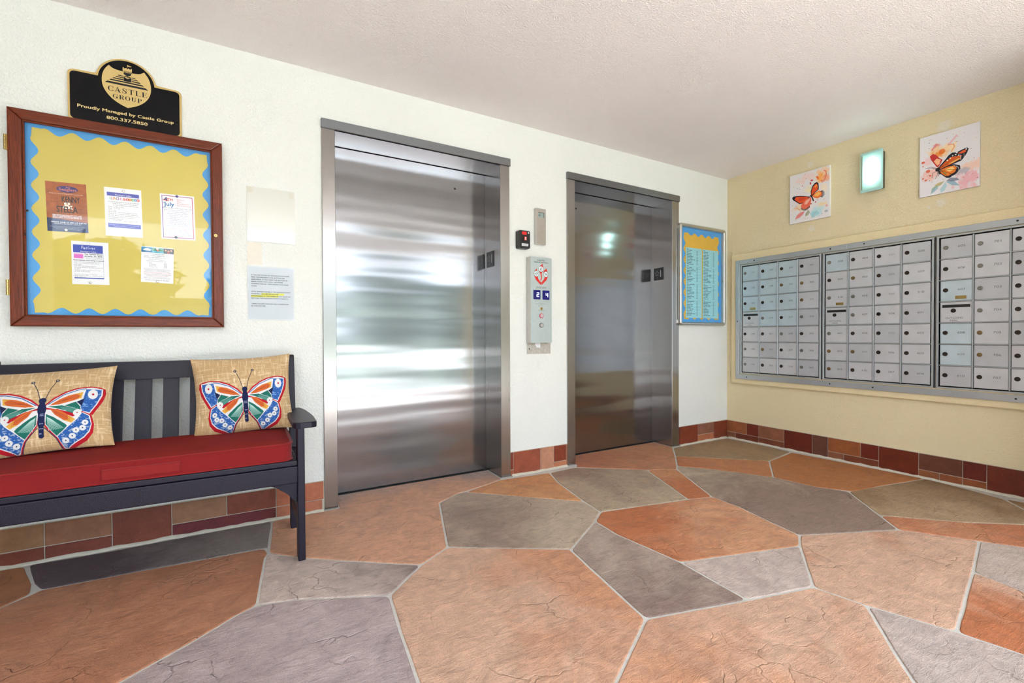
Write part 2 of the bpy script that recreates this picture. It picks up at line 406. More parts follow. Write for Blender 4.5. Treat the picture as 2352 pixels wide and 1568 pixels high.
def gridmesh(name, P, img, mat, smooth=True, extra=None):
    m, n = P.shape[:2]; idx = np.arange(m*n).reshape(m, n)
    q = np.stack([idx[:-1, :-1], idx[1:, :-1], idx[1:, 1:], idx[:-1, 1:]], -1).reshape(-1, 4)
    V = P.reshape(-1, 3); C = np.ones((m*n, 4), 'f4'); C[:, :3] = lin_np(img).reshape(-1, 3)
    if extra is not None:
        P2, col = extra; m2, n2 = P2.shape[:2]; i2 = np.arange(m2*n2).reshape(m2, n2)+len(V)
        q = np.concatenate([q, np.stack([i2[:-1, :-1], i2[:-1, 1:], i2[1:, 1:], i2[1:, :-1]], -1).reshape(-1, 4)])
        V = np.concatenate([V, P2.reshape(-1, 3)]); c2 = np.ones((m2*n2, 4), 'f4'); c2[:, :3] = lin_np(np.array(col)/255.); C = np.concatenate([C, c2])
    me = bpy.data.meshes.new(name); me.vertices.add(len(V)); me.vertices.foreach_set('co', V.astype('f4').ravel())
    me.loops.add(q.size); me.loops.foreach_set('vertex_index', q.astype('i4').ravel())
    me.polygons.add(len(q)); me.polygons.foreach_set('loop_start', np.arange(0, q.size, 4, dtype='i4')); me.update(calc_edges=True)
    if smooth: me.polygons.foreach_set('use_smooth', np.ones(len(q), bool))
    at = me.color_attributes.new('Col', 'FLOAT_COLOR', 'POINT'); at.data.foreach_set('color', C.ravel()); me.materials.append(mat)
    me.validate(); return me

# ================================================================== SETTING
X0, YF, H = -8.0, -4.6, 2.5
E = [(-3.678, -3.606, -2.522, -2.448), (-1.944, -1.871, -.790, -.703)]      # lift frames: outer, opening, opening, outer
ZO, ZT, REC = 2.182, 2.235, .22
wa = MB(FA)
for a, b, c, d in ((X0, -3.66, -.1, H), (-2.465, -1.925, -.1, H), (-.72, .2, -.1, H), (-3.66, -2.465, 2.21, H), (-1.925, -.72, 2.21, H)): wa.box(a, b, c, d, -.3, 0)
tag(obj('wall_back', wa, M_wallA), 'off-white textured stucco wall with both lift doors', kind='structure')
tag(obj('wall_right', MB(FB).box(-.2, 4.6, -.1, H, -.3, 0), M_wallB), 'cream textured stucco wall carrying the mailboxes', kind='structure')
tag(obj('wall_front', MB().box(-.8, .0, -3.9, -3.7, -.1, H), M_wallB), 'cream wall return at the open side of the lobby', kind='structure')
tag(obj('wall_added_left', MB().box(-6.3, -6.1, -4.9, 0, -.1, H), stucco('painted_stucco_tan', (168, 160, 146), 90, .28)), 'added unseen tan stucco wall that cuts light from the left', kind='structure')  # added out of view to cut left light; tan keeps steel reflections dark
tag(obj('ceiling', MB().box(X0, .3, -4.9, .3, H, H+.35), M_ceil), 'pinkish white textured ceiling', kind='structure')
tag(obj('wall_added_near', MB().box(-.62, .0, -2.66, -2.45, -.1, H), M_wallB), 'added unseen cream wall return that darkens the right corner', kind='structure')  # unseen wall added to shade the upper right corner
tag(obj('trim_1', MB(FB).box(.062, 2.42, .533, 1.757, -.01, .028, .006), M_trim), 'raised stucco border around the mailboxes', kind='structure')

# floor: grout bed, with every stone its own piece
floor = obj('floor', MB().box(X0, .1, -4.9, .3, -.12, -.0035), M_grout, center=(0, 0, 0))
tag(floor, 'stamped stone floor with pale joints', kind='structure')
ST = [
('corner_brown',[(-0.813,-0.042),(-0.070,-0.050),(-0.050,-0.350),(-0.072,-0.646),(-0.510,-0.722),(-1.020,-0.241)]),
('orange_sliver',[(-1.020,-0.241),(-0.510,-0.722),(-0.883,-0.970),(-0.941,-0.860),(-1.072,-0.639),(-1.232,-0.438)]),
('orange_wall',[(-0.510,-0.722),(-0.091,-0.660),(-0.052,-1.102),(-0.039,-1.368),(-0.030,-1.521),(-0.432,-1.445),(-0.742,-1.398),(-0.851,-1.226),(-0.883,-0.970)]),
('gray_long',[(-1.232,-0.438),(-1.072,-0.639),(-0.941,-0.860),(-0.883,-0.970),(-0.851,-1.226),(-0.768,-1.382),(-1.057,-1.660),(-1.194,-1.793),(-1.692,-1.572),(-1.651,-1.385),(-1.599,-1.190),(-1.588,-1.004),(-1.343,-0.566),(-1.288,-0.484)]),
('brown_wall',[(-0.768,-1.382),(-0.432,-1.445),(-0.030,-1.523),(-0.077,-1.765),(-0.126,-1.925),(-0.480,-2.211),(-0.560,-2.095),(-0.778,-1.934),(-1.057,-1.660)]),
('yellow_far',[(-0.116,-1.923),(-0.099,-2.000),(-0.116,-2.211),(-0.420,-2.391),(-0.480,-2.211)]),
('orange_right',[(-1.057,-1.660),(-0.778,-1.934),(-0.560,-2.095),(-0.480,-2.211),(-0.414,-2.339),(-0.799,-2.413),(-0.932,-2.173),(-1.023,-2.045),(-1.194,-1.793)]),
('orange_big_right',[(-1.194,-1.793),(-1.023,-2.045),(-1.435,-2.132),(-2.012,-2.244),(-2.095,-2.020),(-2.131,-1.857),(-1.811,-1.638),(-1.692,-1.572)]),
('gray_right',[(-1.023,-2.045),(-0.932,-2.173),(-0.799,-2.413),(-1.597,-2.513),(-1.467,-2.284),(-1.435,-2.132)]),
('orange_right_low',[(-1.435,-2.132),(-1.467,-2.284),(-1.597,-2.513),(-1.924,-2.598),(-1.978,-2.390),(-2.012,-2.244)]),
('gray_right_bottom',[(-2.095,-2.020),(-2.012,-2.244),(-1.978,-2.390),(-1.924,-2.598),(-2.375,-2.574),(-2.624,-2.441),(-2.416,-2.270),(-2.309,-2.182),(-2.142,-2.057)]),
('orange_bottom_right',[(-2.436,-1.780),(-2.131,-1.857),(-2.095,-2.020),(-2.142,-2.057),(-2.309,-2.182),(-2.416,-2.270),(-2.624,-2.441),(-3.127,-2.299),(-3.427,-2.020),(-3.152,-1.839),(-3.013,-1.760),(-2.852,-1.669)]),
('gray_small',[(-2.420,-1.457),(-1.811,-1.638),(-2.131,-1.857),(-2.436,-1.780)]),
('orange_mid',[(-2.341,-0.841),(-1.751,-0.960),(-1.588,-1.004),(-1.599,-1.190),(-1.651,-1.385),(-1.692,-1.572),(-1.811,-1.638),(-2.420,-1.457),(-2.436,-1.315),(-2.463,-1.108),(-2.450,-0.925)]),
('gray_strip',[(-2.450,-0.925),(-2.463,-1.108),(-2.436,-1.315),(-2.420,-1.457),(-2.436,-1.780),(-2.852,-1.669),(-2.840,-1.586),(-2.764,-1.122)]),
('gray_mid_back',[(-2.164,-0.088),(-1.928,-0.075),(-1.509,-0.398),(-1.751,-0.960),(-2.341,-0.841),(-2.316,-0.667),(-2.243,-0.304)]),
('orange_tiny',[(-1.509,-0.398),(-1.306,-0.500),(-1.588,-1.004),(-1.751,-0.960)]),
('orange_door',[(-1.865,0.205),(-0.796,0.205),(-0.796,0.03),(-0.800,-0.030),(-0.838,-0.063),(-1.020,-0.241),(-1.232,-0.438),(-1.306,-0.500),(-1.509,-0.398),(-1.918,-0.068),(-1.868,-.03)]),
('orange_tri',[(-2.560,-0.050),(-2.164,-0.088),(-2.243,-0.304),(-2.316,-0.667),(-2.857,-0.150),(-2.717,-0.105)]),
('gray_center',[(-2.915,-0.153),(-2.857,-0.150),(-2.316,-0.667),(-2.341,-0.841),(-2.450,-0.925),(-2.764,-1.122),(-2.766,-1.111),(-3.247,-0.806),(-3.072,-0.243)]),
('orange_door_big',[(-3.600,0.206),(-2.528,0.206),(-2.528,-0.03),(-2.579,-0.061),(-2.717,-0.105),(-2.915,-0.153),(-3.072,-0.243),(-3.247,-0.806),(-3.407,-0.902),(-3.515,-0.825),(-3.832,-0.584),(-3.979,-0.445),(-3.948,-0.038),(-3.691,-0.034),(-3.603,-0.030)]),
('gray_leg',[(-3.979,-0.445),(-3.832,-0.584),(-3.515,-0.825),(-3.407,-0.902),(-3.590,-1.066),(-3.904,-0.915),(-4.033,-0.882),(-3.994,-0.483)]),
('orange_center',[(-3.247,-0.806),(-2.766,-1.111),(-2.764,-1.122),(-2.840,-1.586),(-2.852,-1.669),(-3.013,-1.760),(-3.152,-1.839),(-3.427,-2.020),(-3.669,-1.878),(-3.638,-1.554),(-3.617,-1.302),(-3.590,-1.066),(-3.407,-0.902)]),
('gray_bottom_left',[(-4.033,-0.882),(-3.904,-0.915),(-3.590,-1.066),(-3.617,-1.302),(-3.638,-1.554),(-3.669,-1.878),(-4.111,-1.812),(-4.667,-1.296),(-4.385,-1.116),(-4.214,-1.003),(-4.098,-0.914)]),
('orange_left',[(-3.991,-0.377),(-3.979,-0.445),(-3.994,-0.483),(-4.033,-0.882),(-4.098,-0.914),(-4.214,-1.003),(-4.385,-1.116),(-4.667,-1.296),(-5.117,-0.831),(-5.036,-0.593),(-4.852,-0.419),(-4.788,-0.355),(-4.771,-0.329),(-4.415,-0.347)]),
('gray_dark',[(-4.895,-0.030),(-4.603,-0.046),(-4.232,-0.035),(-3.948,-0.038),(-3.977,-0.386),(-3.991,-0.377),(-4.415,-0.347),(-4.771,-0.329),(-4.813,-0.253)]),
('orange_far_left',[(-5.291,-0.03),(-4.980,-0.032),(-4.901,-0.035),(-4.813,-0.253),(-4.791,-0.346),(-4.852,-0.419),(-5.036,-0.593),(-5.3,-.5)]),
]
OR, OL, OB = (186, 112, 72), (206, 166, 140), (200, 144, 110)
GL_, GM_, GD, BR = (197, 178, 167), (181, 161, 146), (140, 116, 106), (162, 133, 98)
TONE = {'corner_brown': (BR, (158, 134, 104)), 'orange_sliver': ((192, 130, 86), OR), 'orange_wall': ((184, 122, 76), (176, 108, 62)), 'gray_long': ((188, 169, 144), (146, 122, 108), (-.2, -1.3, 0), -1.0),
 'brown_wall': ((178, 150, 118), (142, 112, 80), (.9, .9, 0), 2.2), 'yellow_far': (OB, BR), 'orange_right': ((190, 112, 74), OB), 'orange_big_right': (OL, OR, (1.1, 1.1, 0), 3.4),
 'gray_right': (GL_, GM_), 'orange_right_low': (OL, OR, (-1.2, -1.2, 0), -4.4), 'gray_right_bottom': (GL_, (176, 160, 152)), 'orange_bottom_right': (OL, OB, (-1.2, .0, 0), -3.1),
 'gray_small': (GL_, GD, (.9, .6, 0), 2.6), 'orange_mid': ((204, 150, 114), OR, (-1.2, .6, 0), -1.5), 'gray_strip': (GM_, GD, (.2, -1.4, 0), -1.2), 'gray_mid_back': ((182, 161, 136), (154, 128, 110), (-.8, 1., 0), -1.0),
 'orange_tiny': ((200, 140, 98), OR, (0, -2, 0), -1.1), 'orange_door': ((196, 140, 102), (184, 118, 88), (-1, -.3, 0), -1.2), 'orange_tri': ((206, 150, 104), (194, 126, 84)), 'gray_center': ((186, 166, 144), (150, 128, 114), (-1.3, .6, 0), -3.2),
 'orange_door_big': ((204, 154, 124), (166, 144, 134), (.25, 4.4, 0), .4), 'gray_leg': (GL_, (140, 122, 116), (1.6, .6, 0), 6.3), 'orange_center': (OL, OB, (1.3, -.2, 0), 3.9),
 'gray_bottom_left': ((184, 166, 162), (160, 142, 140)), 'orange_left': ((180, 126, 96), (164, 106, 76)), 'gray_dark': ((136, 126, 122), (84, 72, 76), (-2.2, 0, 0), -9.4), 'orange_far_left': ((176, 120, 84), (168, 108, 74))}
def offset_poly(p, d):
    n = len(p); out = []
    ar = sum(p[i][0]*p[(i+1) % n][1]-p[(i+1) % n][0]*p[i][1] for i in range(n))
    if ar < 0: p = p[::-1]
    for i in range(n):
        a, b, c = Vector(p[i-1]), Vector(p[i]), Vector(p[(i+1) % n])
        u = (b-a).normalized(); v = (c-b).normalized(); n1 = Vector((-u.y, u.x)); n2 = Vector((-v.y, v.x)); m = (n1+n2)
        k = m.length_squared/2
        out.append(b+m*(d/max(k, .45)))
    return out
def soften(p, r):
    n = len(p); out = []
    for i in range(n):
        a, b, c = p[i-1], p[i], p[(i+1) % n]; u = a-b; v = c-b; t = min(r, u.length*.4, v.length*.4)
        ang = u.angle(v, math.pi)
        if ang > math.radians(150): out.append(b); continue
        p1 = b+u.normalized()*t; p2 = b+v.normalized()*t
        for k in (0, .25, .5, .75, 1): out.append(p1*(1-k)**2+b*2*k*(1-k)+p2*k*k)
    return out
def wobble(p, step, amp, r):
    out = []; n = len(p)
    for i in range(n):
        a, b = p[i], p[(i+1) % n]; L = (b-a).length; k = max(1, int(L/step)); nn = Vector((-(b-a).y, (b-a).x)).normalized()
        for j in range(k): out.append(a+(b-a)*(j/k)+nn*(r.uniform(-amp, amp) if j else 0))
    return out
rr = random.Random(3)
def stone(name, pts, z=0., parent=floor, th=.012):
    q = wobble(soften(offset_poly(pts, .0052), .022), .06, .0012, rr)
    bm = bmesh.new(); v = [bm.verts.new((x, y, z)) for x, y in q]; lo = [bm.verts.new((x, y, z-th)) for x, y in q]; n = len(q)
    ring = [bm.verts.new((*(Vector((x, y))), z-.0022)) for x, y in q]
    inn = offset_poly([tuple(p) for p in q], .003)
    for a, b in zip(v, inn): a.co.x, a.co.y = b
    f = bm.faces.new(v)
    for i in range(n):
        j = (i+1) % n; bm.faces.new([ring[i], ring[j], v[j], v[i]]); bm.faces.new([lo[i], lo[j], ring[j], ring[i]])
    bmesh.ops.triangulate(bm, faces=[f]); 
    o = obj(name, bm, M_stone, parent); return o
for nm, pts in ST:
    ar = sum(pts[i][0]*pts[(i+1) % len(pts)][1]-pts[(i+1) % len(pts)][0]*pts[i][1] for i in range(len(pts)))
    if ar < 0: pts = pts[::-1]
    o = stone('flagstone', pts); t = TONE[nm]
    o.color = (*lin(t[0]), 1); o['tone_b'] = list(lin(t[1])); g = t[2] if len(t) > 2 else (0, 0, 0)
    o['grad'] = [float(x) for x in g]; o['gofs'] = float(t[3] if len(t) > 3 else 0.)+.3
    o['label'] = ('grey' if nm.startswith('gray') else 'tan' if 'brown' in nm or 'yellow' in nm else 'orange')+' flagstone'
# stones of the rest of the lobby floor, outside the photograph
bm = bmesh.new(); r5 = random.Random(5); nx, ny = 11, 7
gp = {(i, j): (-7.9+i*.8+r5.uniform(-.2, .2), -4.8+j*.72+r5.uniform(-.18, .18)) for i in range(nx) for j in range(ny)}
def inframe(x, y):
    d = Vector((x, y, 0))-cam.matrix_world.translation; z = d.dot(F)
    if z < .15: return False
    px, py = 1176+1050.55*d.dot(R2)/z, 784-1050.55*d.dot(U2)/z
    return -560 < px < 2700 and py < 2100
for i in range(nx-1):
    for j in range(ny-1):
        p = [gp[i, j], gp[i+1, j], gp[i+1, j+1], gp[i, j+1]]
        if any(inframe(*q) for q in p) or any(y > -.02 or x > -.03 for x, y in p): continue
        q = offset_poly(p, .008); v = [bm.verts.new((x, y, -.0008)) for x, y in q]; lo = [bm.verts.new((x, y, -.01)) for x, y in q]
        bm.faces.new(v)
        for k in range(4): bm.faces.new([lo[k], lo[(k+1) % 4], v[(k+1) % 4], v[k]])
o = obj('further_flagstones', bm, M_stone, floor, kind='stuff'); o.color = (*lin(GL_), 1); o['tone_b'] = list(lin(OL)); o['grad'] = [0., 0., 0.]; o['gofs'] = .5
# uneven mortar fillet between floor and walls
def fillet(fr, segs):
    m = MB(fr); r = random.Random(9)
    for a, b in segs:
        n = max(2, int((b-a)/.035)); prev = None
        for i in range(n+1):
            u = a+(b-a)*i/n; wd = .026+r.uniform(-.006, .006); hh = .007+r.uniform(-.003, .003)
            cur = [m.bm.verts.new(fr.P(u, -.01, .004)), m.bm.verts.new(fr.P(u, hh+.004, .004)), m.bm.verts.new(fr.P(u, hh, .013)), m.bm.verts.new(fr.P(u, .0012, wd)), m.bm.verts.new(fr.P(u, -.01, wd+.004))]
            if prev:
                for k in range(4): m.bm.faces.new([prev[k], prev[k+1], cur[k+1], cur[k]])
            prev = cur
    return m
M_fil = plain('pale_mortar_fillet', (206, 200, 182), .85, spec=.2, vary=.15, vscale=40)
obj('mortar_fillet', fillet(FA, [(-6.5, -3.685), (-2.44, -1.95), (-.698, -.03)]), M_fil, floor, smooth=True)
obj('mortar_fillet', fillet(FB, [(.03, 2.44)]), M_fil, floor, smooth=True)

# tiled skirting, every tile its own piece
TH = .166
DK, RD, TN, PR = (112, 50, 34), (146, 78, 54), (176, 120, 88), (120, 80, 66)
def skirting(name, fr, segs, tiles, label):
    m = MB(fr)
    for a, b in segs: m.box(a, b, 0, TH, -.005, .006)
    s = obj(name, m, M_tgrout, center=(0, 0, 0)); tag(s, label, kind='structure')
    for a, b, c, d, col in tiles:
        g = .0022; o = obj('tile', MB(fr).box(a+g, b-g, c+g if c > 0 else .002, d-g, .004, .0115, .002, 1), M_tile, s); o.color = (*lin(col), 1)
sp = .0615
TA = [(-5.55, -5.32, 0, TH, RD), (-5.32, -5.09, sp, TH, TN), (-5.32, -5.09, 0, sp, DK), (-5.09, -4.847, sp, TH, (150, 112, 80)), (-5.09, -4.847, 0, sp, (120, 64, 50)),
      (-4.847, -4.615, sp, TH, (146, 100, 74)), (-4.847, -4.615, 0, sp, (118, 60, 48)), (-4.615, -4.387, 0, TH, (120, 62, 46)), (-4.387, -4.155, sp, TH, (156, 112, 82)), (-4.155, -3.926, sp, TH, (132, 66, 46)), (-4.387, -3.926, 0, sp, (104, 42, 44)),
      (-3.926, -3.682, sp, TH, (174, 104, 76)), (-3.926, -3.690, 0, sp, (172, 108, 82)),
      (-2.447, -2.423, .042, TH, (120, 50, 34)), (-2.447, -2.423, 0, .042, (170, 96, 66)), (-2.423, -2.192, 0, TH, (150, 78, 56)), (-2.192, -2.071, 0, TH, (186, 132, 104)), (-2.071, -1.957, .044, TH, (136, 62, 42)), (-2.071, -1.957, 0, .044, (184, 116, 84)), (-1.957, -1.945, 0, TH, (170, 100, 70)),
      (-.702, -.678, 0, TH, DK), (-.678, -.443, 0, TH, (128, 58, 38)), (-.443, -.211, .065, TH, (140, 92, 74)), (-.443, -.323, 0, .065, (176, 110, 76)), (-.323, -.211, 0, .065, (180, 108, 74)), (-.211, -.008, 0, TH, (124, 58, 38))]
skirting('baseboard_back', FA, [(-6.5, -3.68), (-2.447, -1.945), (-.702, 0)], TA, 'row of glazed terracotta skirting tiles along the back wall')
TB = [(.008, .211, .056, TH, (156, 92, 58)), (.211, .327, .056, TH, (112, 44, 28)), (.008, .096, 0, .056, (136, 84, 60)), (.096, .327, 0, .056, (108, 50, 34)),
      (.327, .555, .055, TH, (144, 90, 66)), (.327, .555, 0, .055, (118, 62, 42)), (.555, .786, 0, TH, (104, 38, 24)), (.786, .904, 0, TH, (102, 62, 50)),
      (.904, 1.131, .054, TH, (150, 86, 50)), (1.131, 1.247, .054, TH, (106, 38, 26)), (.904, 1.017, 0, .054, (138, 86, 62)), (1.017, 1.247, 0, .054, (116, 60, 40)),
      (1.247, 1.480, 0, TH, (106, 42, 26)), (1.480, 1.707, .052, TH, (104, 60, 44)), (1.480, 1.591, 0, .052, (140, 84, 52)), (1.591, 1.707, 0, .052, (142, 80, 50)),
      (1.707, 1.820, .051, TH, (98, 36, 26)), (1.707, 1.820, 0, .051, (138, 76, 46)), (1.820, 2.05, 0, TH, (102, 40, 24)), (2.05, 2.28, .052, TH, (140, 88, 60)), (2.05, 2.28, 0, .052, (110, 52, 36)), (2.28, 2.51, 0, TH, (112, 46, 30)), (2.51, 2.74, .05, TH, (130, 70, 48)), (2.51, 2.74, 0, .05, (110, 50, 36))]
skirting('baseboard_right', FB, [(0, 2.45)], [t for t in TB if t[1] < 2.45], 'row of glazed terracotta skirting tiles under the mailboxes')

# lift entrances
for k, (a, b, c, d) in enumerate(E):
    dr = thing('door_%d' % (k+1), ['wide brushed steel lift door beside the bench', 'brushed steel lift door nearer the room corner'][k], None, ((a+d)/2, 0, 0), kind='structure')
    obj('shaft_light_stop', MB(FA).box(b-.06, c+.06, -.05, ZO+.15, -REC-.12, -REC-.08), M_dark, dr)  # added dark box behind the door gap, stops sky light leaking through
    obj('door_panel', MB(FA).box(b-.03, c+.03, .006, ZO-.0085, -REC-.03, -REC), M_steelH, dr)
    obj('jamb', MB(FA).box(a, b, 0, ZO, -.20, .012, .0015, 1), M_steelV, dr)
    obj('jamb', MB(FA).box(c, d, 0, ZO, -.20, .012, .0015, 1), M_steelV, dr)
    obj('jamb_return', MB(FA).box(b-.02, b, 0, ZO, -.26, -.20), M_steelV, dr)
    obj('jamb_return', MB(FA).box(c+.001, c+.02, 0, ZO, -.26, -.20), M_steelV, dr)
    obj('soffit', MB(FA).box(b, c, ZO-.004, ZO+.03, -.235, .008), M_steelS, dr)
    obj('header', MB(FA).box(a-.002, d+.006, ZO, ZT, -.1, .020, .002, 1), M_steelF, dr)
    obj('threshold', MB(FA).box(b, c, -.01, .002, -REC-.03, -REC+.012), M_dark, dr)
    hx, hz = ((-2.763, 2.041), (-1.679, 2.047))[k]
    obj('release_hole', MB(FA).cyl(hx, hz, .0075, -REC, -REC+.0012, 16), M_black, dr)
    # floor plate on the right inner jamb
    fr = Fr((c, 0, 0), (0, 1, 0), (0, 0, 1), (-1, 0, 0)); v0 = (1.492, 1.496)[k]
    fr = Fr((c, 0, 0), (0, -1, 0), (0, 0, 1), (-1, 0, 0))
    pl = obj('floor_plate', MB(fr).box(-.197, -.086, v0, v0+.111, 0, .004, .001, 1), M_black)
    tag(pl, ['black floor number plate on the jamb of the wide lift by the bench', 'black floor number plate on the jamb of the lift near the corner'][k], 'sign', 'lift floor plates')
    pr = Print(fr, .0042); cx, cz = -.1415, v0+.055
    pr.text('1', cx+.026, cz-.028, .062, (176, 176, 176), G=GM)
    sx_, sz_ = cx-.016, cz+.006
    st = [(sx_+(.026 if i % 2 == 0 else .011)*math.sin(i*math.pi/5), sz_+(.026 if i % 2 == 0 else .011)*math.cos(i*math.pi/5)) for i in range(11)]
    pr.line(st, .0022, (150, 150, 150)); 
    for i, (bx, bz) in enumerate([(0, 0), (1, 0), (0, -1)]): pr.circ(cx-.014+bx*.008, cz-.032+bz*.008, .002, (150, 150, 150))
    pr.obj('numerals', pl)

# ================================================================== BULLETIN BOARD
BX0, BX1, BZ0, BZ1 = -4.931, -4.157, 1.043, 1.979
bb = thing('bulletin_board', 'large oak framed glazed notice board with yellow scalloped paper on blue', 'notice board', ((BX0+BX1)/2, 0, BZ0))
fw = .045
def rail(pts, mat):
    m = MB(FA); m.prism(pts, 0.0, .05, .006, 2); obj('frame_rail', m, mat, bb)
rail([(BX0, BZ1), (BX1, BZ1), (BX1-fw, BZ1-fw), (BX0+fw, BZ1-fw)], M_woodx)
rail([(BX0, BZ0), (BX1, BZ0), (BX1-fw, BZ0+fw), (BX0+fw, BZ0+fw)], M_woodx)
rail([(BX0, BZ0), (BX0, BZ1), (BX0+fw, BZ1-fw), (BX0+fw, BZ0+fw)], M_woodz)
rail([(BX1, BZ0), (BX1, BZ1), (BX1-fw, BZ1-fw), (BX1-fw, BZ0+fw)], M_woodz)
obj('blue_backing', MB(FA).box(BX0+.02, BX1-.02, BZ0+.02, BZ1-.02, 0, .012), M_blue, bb)
def scallop(x0, x1, z0, z1, nx_, nz_, amp, spike=.012, tilt=0):
    pts = []
    def edge(ax, az, bx, bz, n, ox, oz):
        for i in range(n*8):
            t = i/(n*8); ph = abs(math.cos(math.pi*t*n)); d = amp*(.5-.5*math.cos(2*math.pi*t*n+math.pi))
            pts.append((ax+(bx-ax)*t-ox*amp*(.5+.5*math.cos(2*math.pi*n*t)), az+(bz-az)*t-oz*amp*(.5+.5*math.cos(2*math.pi*n*t))))
    edge(x0, z1, x1, z1, nx_, 0, 1); edge(x1, z1, x1, z0, nz_, 1, 0); edge(x1, z0, x0, z0, nx_, 0, -1); edge(x0, z0, x0, z1, nz_, -1, 0)
    # pull the four corners out into small points
    out = []
    for p in pts:
        q = list(p)
        for cx, cz in ((x0, z0), (x1, z0), (x0, z1), (x1, z1)):
            if abs(p[0]-cx) < amp*1.1 and abs(p[1]-cz) < amp*1.1: q = [cx+(-spike if cx == x1 else spike)*.5, cz+(-spike if cz == z1 else spike)*.15]
        if not out or math.hypot(q[0]-out[-1][0], q[1]-out[-1][1]) > 1e-4: out.append(tuple(q))
    return out
yp = scallop(-4.869, -4.218, 1.102, 1.920, 7, 8, .026)
obj('yellow_paper', MB(FA).prism(yp, .012, .014), M_yel, bb)
gpane = obj('glass_pane', MB(FA).box(BX0+fw-.006, BX1-fw+.006, BZ0+fw-.006, BZ1-fw+.006, .030, .033), M_glass, bb)
bd = MB(FA)
for q in ((BX0+fw-.001, BX0+fw+.006, BZ0+fw, BZ1-fw), (BX1-fw-.006, BX1-fw+.001, BZ0+fw, BZ1-fw), (BX0+fw, BX1-fw, BZ0+fw-.001, BZ0+fw+.006), (BX0+fw, BX1-fw, BZ1-fw-.006, BZ1-fw+.001)): bd.box(*q, .033, .040, .002, 1)
obj('glazing_bead', bd, M_woodx, bb)
for z0 in (1.793, 1.176):
    h = MB(FA); h.box(BX0-.004, BX0+.002, z0, z0+.066, .022, .050, .001, 1)
    for i in range(5): h.cyl(BX0-.004, .0505, .005, 0, .001) if False else None
    hb = obj('hinge', h, M_brass, bb); hk = MB(Fr((0, 0, 0), (1, 0, 0), (0, -1, 0), (0, 0, 1)))
    for i in range(5): hk.cyl(BX0-.005, .049, .0052, z0+i*.0132, z0+i*.0132+.0122, 12)
    obj('knuckle', hk, M_brass, hb)
lk = obj('cam_lock', MB(FA).cyl(-4.187, 1.507, .008, .049, .054, 20, bev=.001), M_brass, bb); obj('keyhole', MB(FA).box(-4.1882, -4.1858, 1.504, 1.510, .054, .0545), M_black, lk)
obj('backing_tack', MB(FA).cyl(-4.882, 1.55, .006, .012, .016, 14, r1=.004), M_chrome, bb)

def sheet(name, label, cat, TLx, TLz, BLx, BLz, wd, ht, w0, color=(236, 238, 242), group=None, mat=M_white, pins=()):
    v = Vector((TLx-BLx, 0, TLz-BLz)).normalized(); u = Vector((v.z, 0, -v.x)); fr = Fr((BLx, -w0, BLz), u, v, (0, -1, 0))
    m = MB(fr); m.box(0, wd, 0, ht, 0, .0008); o = obj(name, m, mat, center=fr.P(wd/2, ht/2, 0)); tag(o, label, cat, group)
    pr = Print(fr, .0008); 
    for px, pz, pm in pins:
        p = MB(fr); p.cyl(px, pz, .0035, .0008, .003, 14); p.cyl(px, pz, .0062, .003, .0058, 16, r1=.0052, bev=.0012); obj('push_pin', p, pm, o, smooth=False)
    return o, fr, pr
NV, PU, WH, TXT = (28, 52, 96), (78, 88, 176), (240, 242, 246), (70, 78, 92)
def lines(pr, ls, x, z, h, gap, col, wid=None, align='L', **k):
    for t in ls: pr.text(t, x, z, h, col, align, GL, **k); z -= gap
    return z
# flyer 1: orange and navy concert poster
o, fr, pr = sheet('flyer', 'orange and navy concert flyer reading KENNY and STELLA', 'flyer', -4.824, 1.689, -4.818, 1.469, .137, .221, .014, group='flyers on the notice board', mat=plain('orange_print', (176, 92, 32), .45, vary=.35, vscale=45), pins=[(.062, .008, M_chrome)])
W_, H_ = .137, .221
pr.poly([(0, 0), (W_, 0), (W_, .045), (W_*.66, .05), (W_*.33, .056), (0, .06)], NV)
pr.circ(W_*.53, H_-.03, .036, (44, 42, 110), 1, 28, .0145); pr.text('Seaglass', W_*.54, H_-.037, .0125, (196, 120, 120), G=GB, wid=.06, lay=2); pr.text('Jays', W_*.55, H_-.024, .007, (190, 130, 130), G=GB, lay=2)
pr.text("brings you a heartwarming night to remember with", W_/2, H_-.053, .0042, (248, 230, 214), wid=.112, lay=2)
pr.text('KENNY', W_*.60, H_-.089, .027, (22, 26, 34), G=GB, wid=.062, lay=3); pr.text('&', W_*.52, H_-.118, .031, (236, 228, 214), G=GB, lay=2, wid=.034); pr.text('STELLA', W_*.50, H_-.134, .027, (22, 26, 34), G=GB, wid=.07, lay=3)
for i, (t, x, z) in enumerate([('A tribute to', .2, .075), ('&', .2, .083), ('Kenny', .2, .091), ('A tribute to', .84, .117), ('&', .84, .125), ('her hits', .84, .133)]): pr.text(t, W_*x, H_-z, .0038, (40, 26, 20), lay=2, wid=None if len(t) < 3 else .024)
for i in range(3): pr.text(('Enjoy the best good-time soulful dinner music', 'with a full band featuring live songs and hits', 'Dinner will be served at the lakeside hall')[i], W_*.5, .0735-i*.0058-.001, .0044, WH, G=GB, wid=.098, lay=2)
pr.text('FRIDAY, JUNE 27, 2025 AT 6:30 PM', W_*.53, .039, .0058, WH, G=GB, wid=.118, lay=2); pr.text('MEMBERS $10 PER PERSON - GUESTS $17', W_*.5, .0325, .0040, WH, wid=.09, lay=2)
for i in range(3): pr.text('Tickets must be purchased in advance at the clubhouse office on weekdays', W_*.5, .021-i*.0055, .0030, (200, 206, 220), wid=.12-.02*i, lay=2)
pr.obj('print', o)
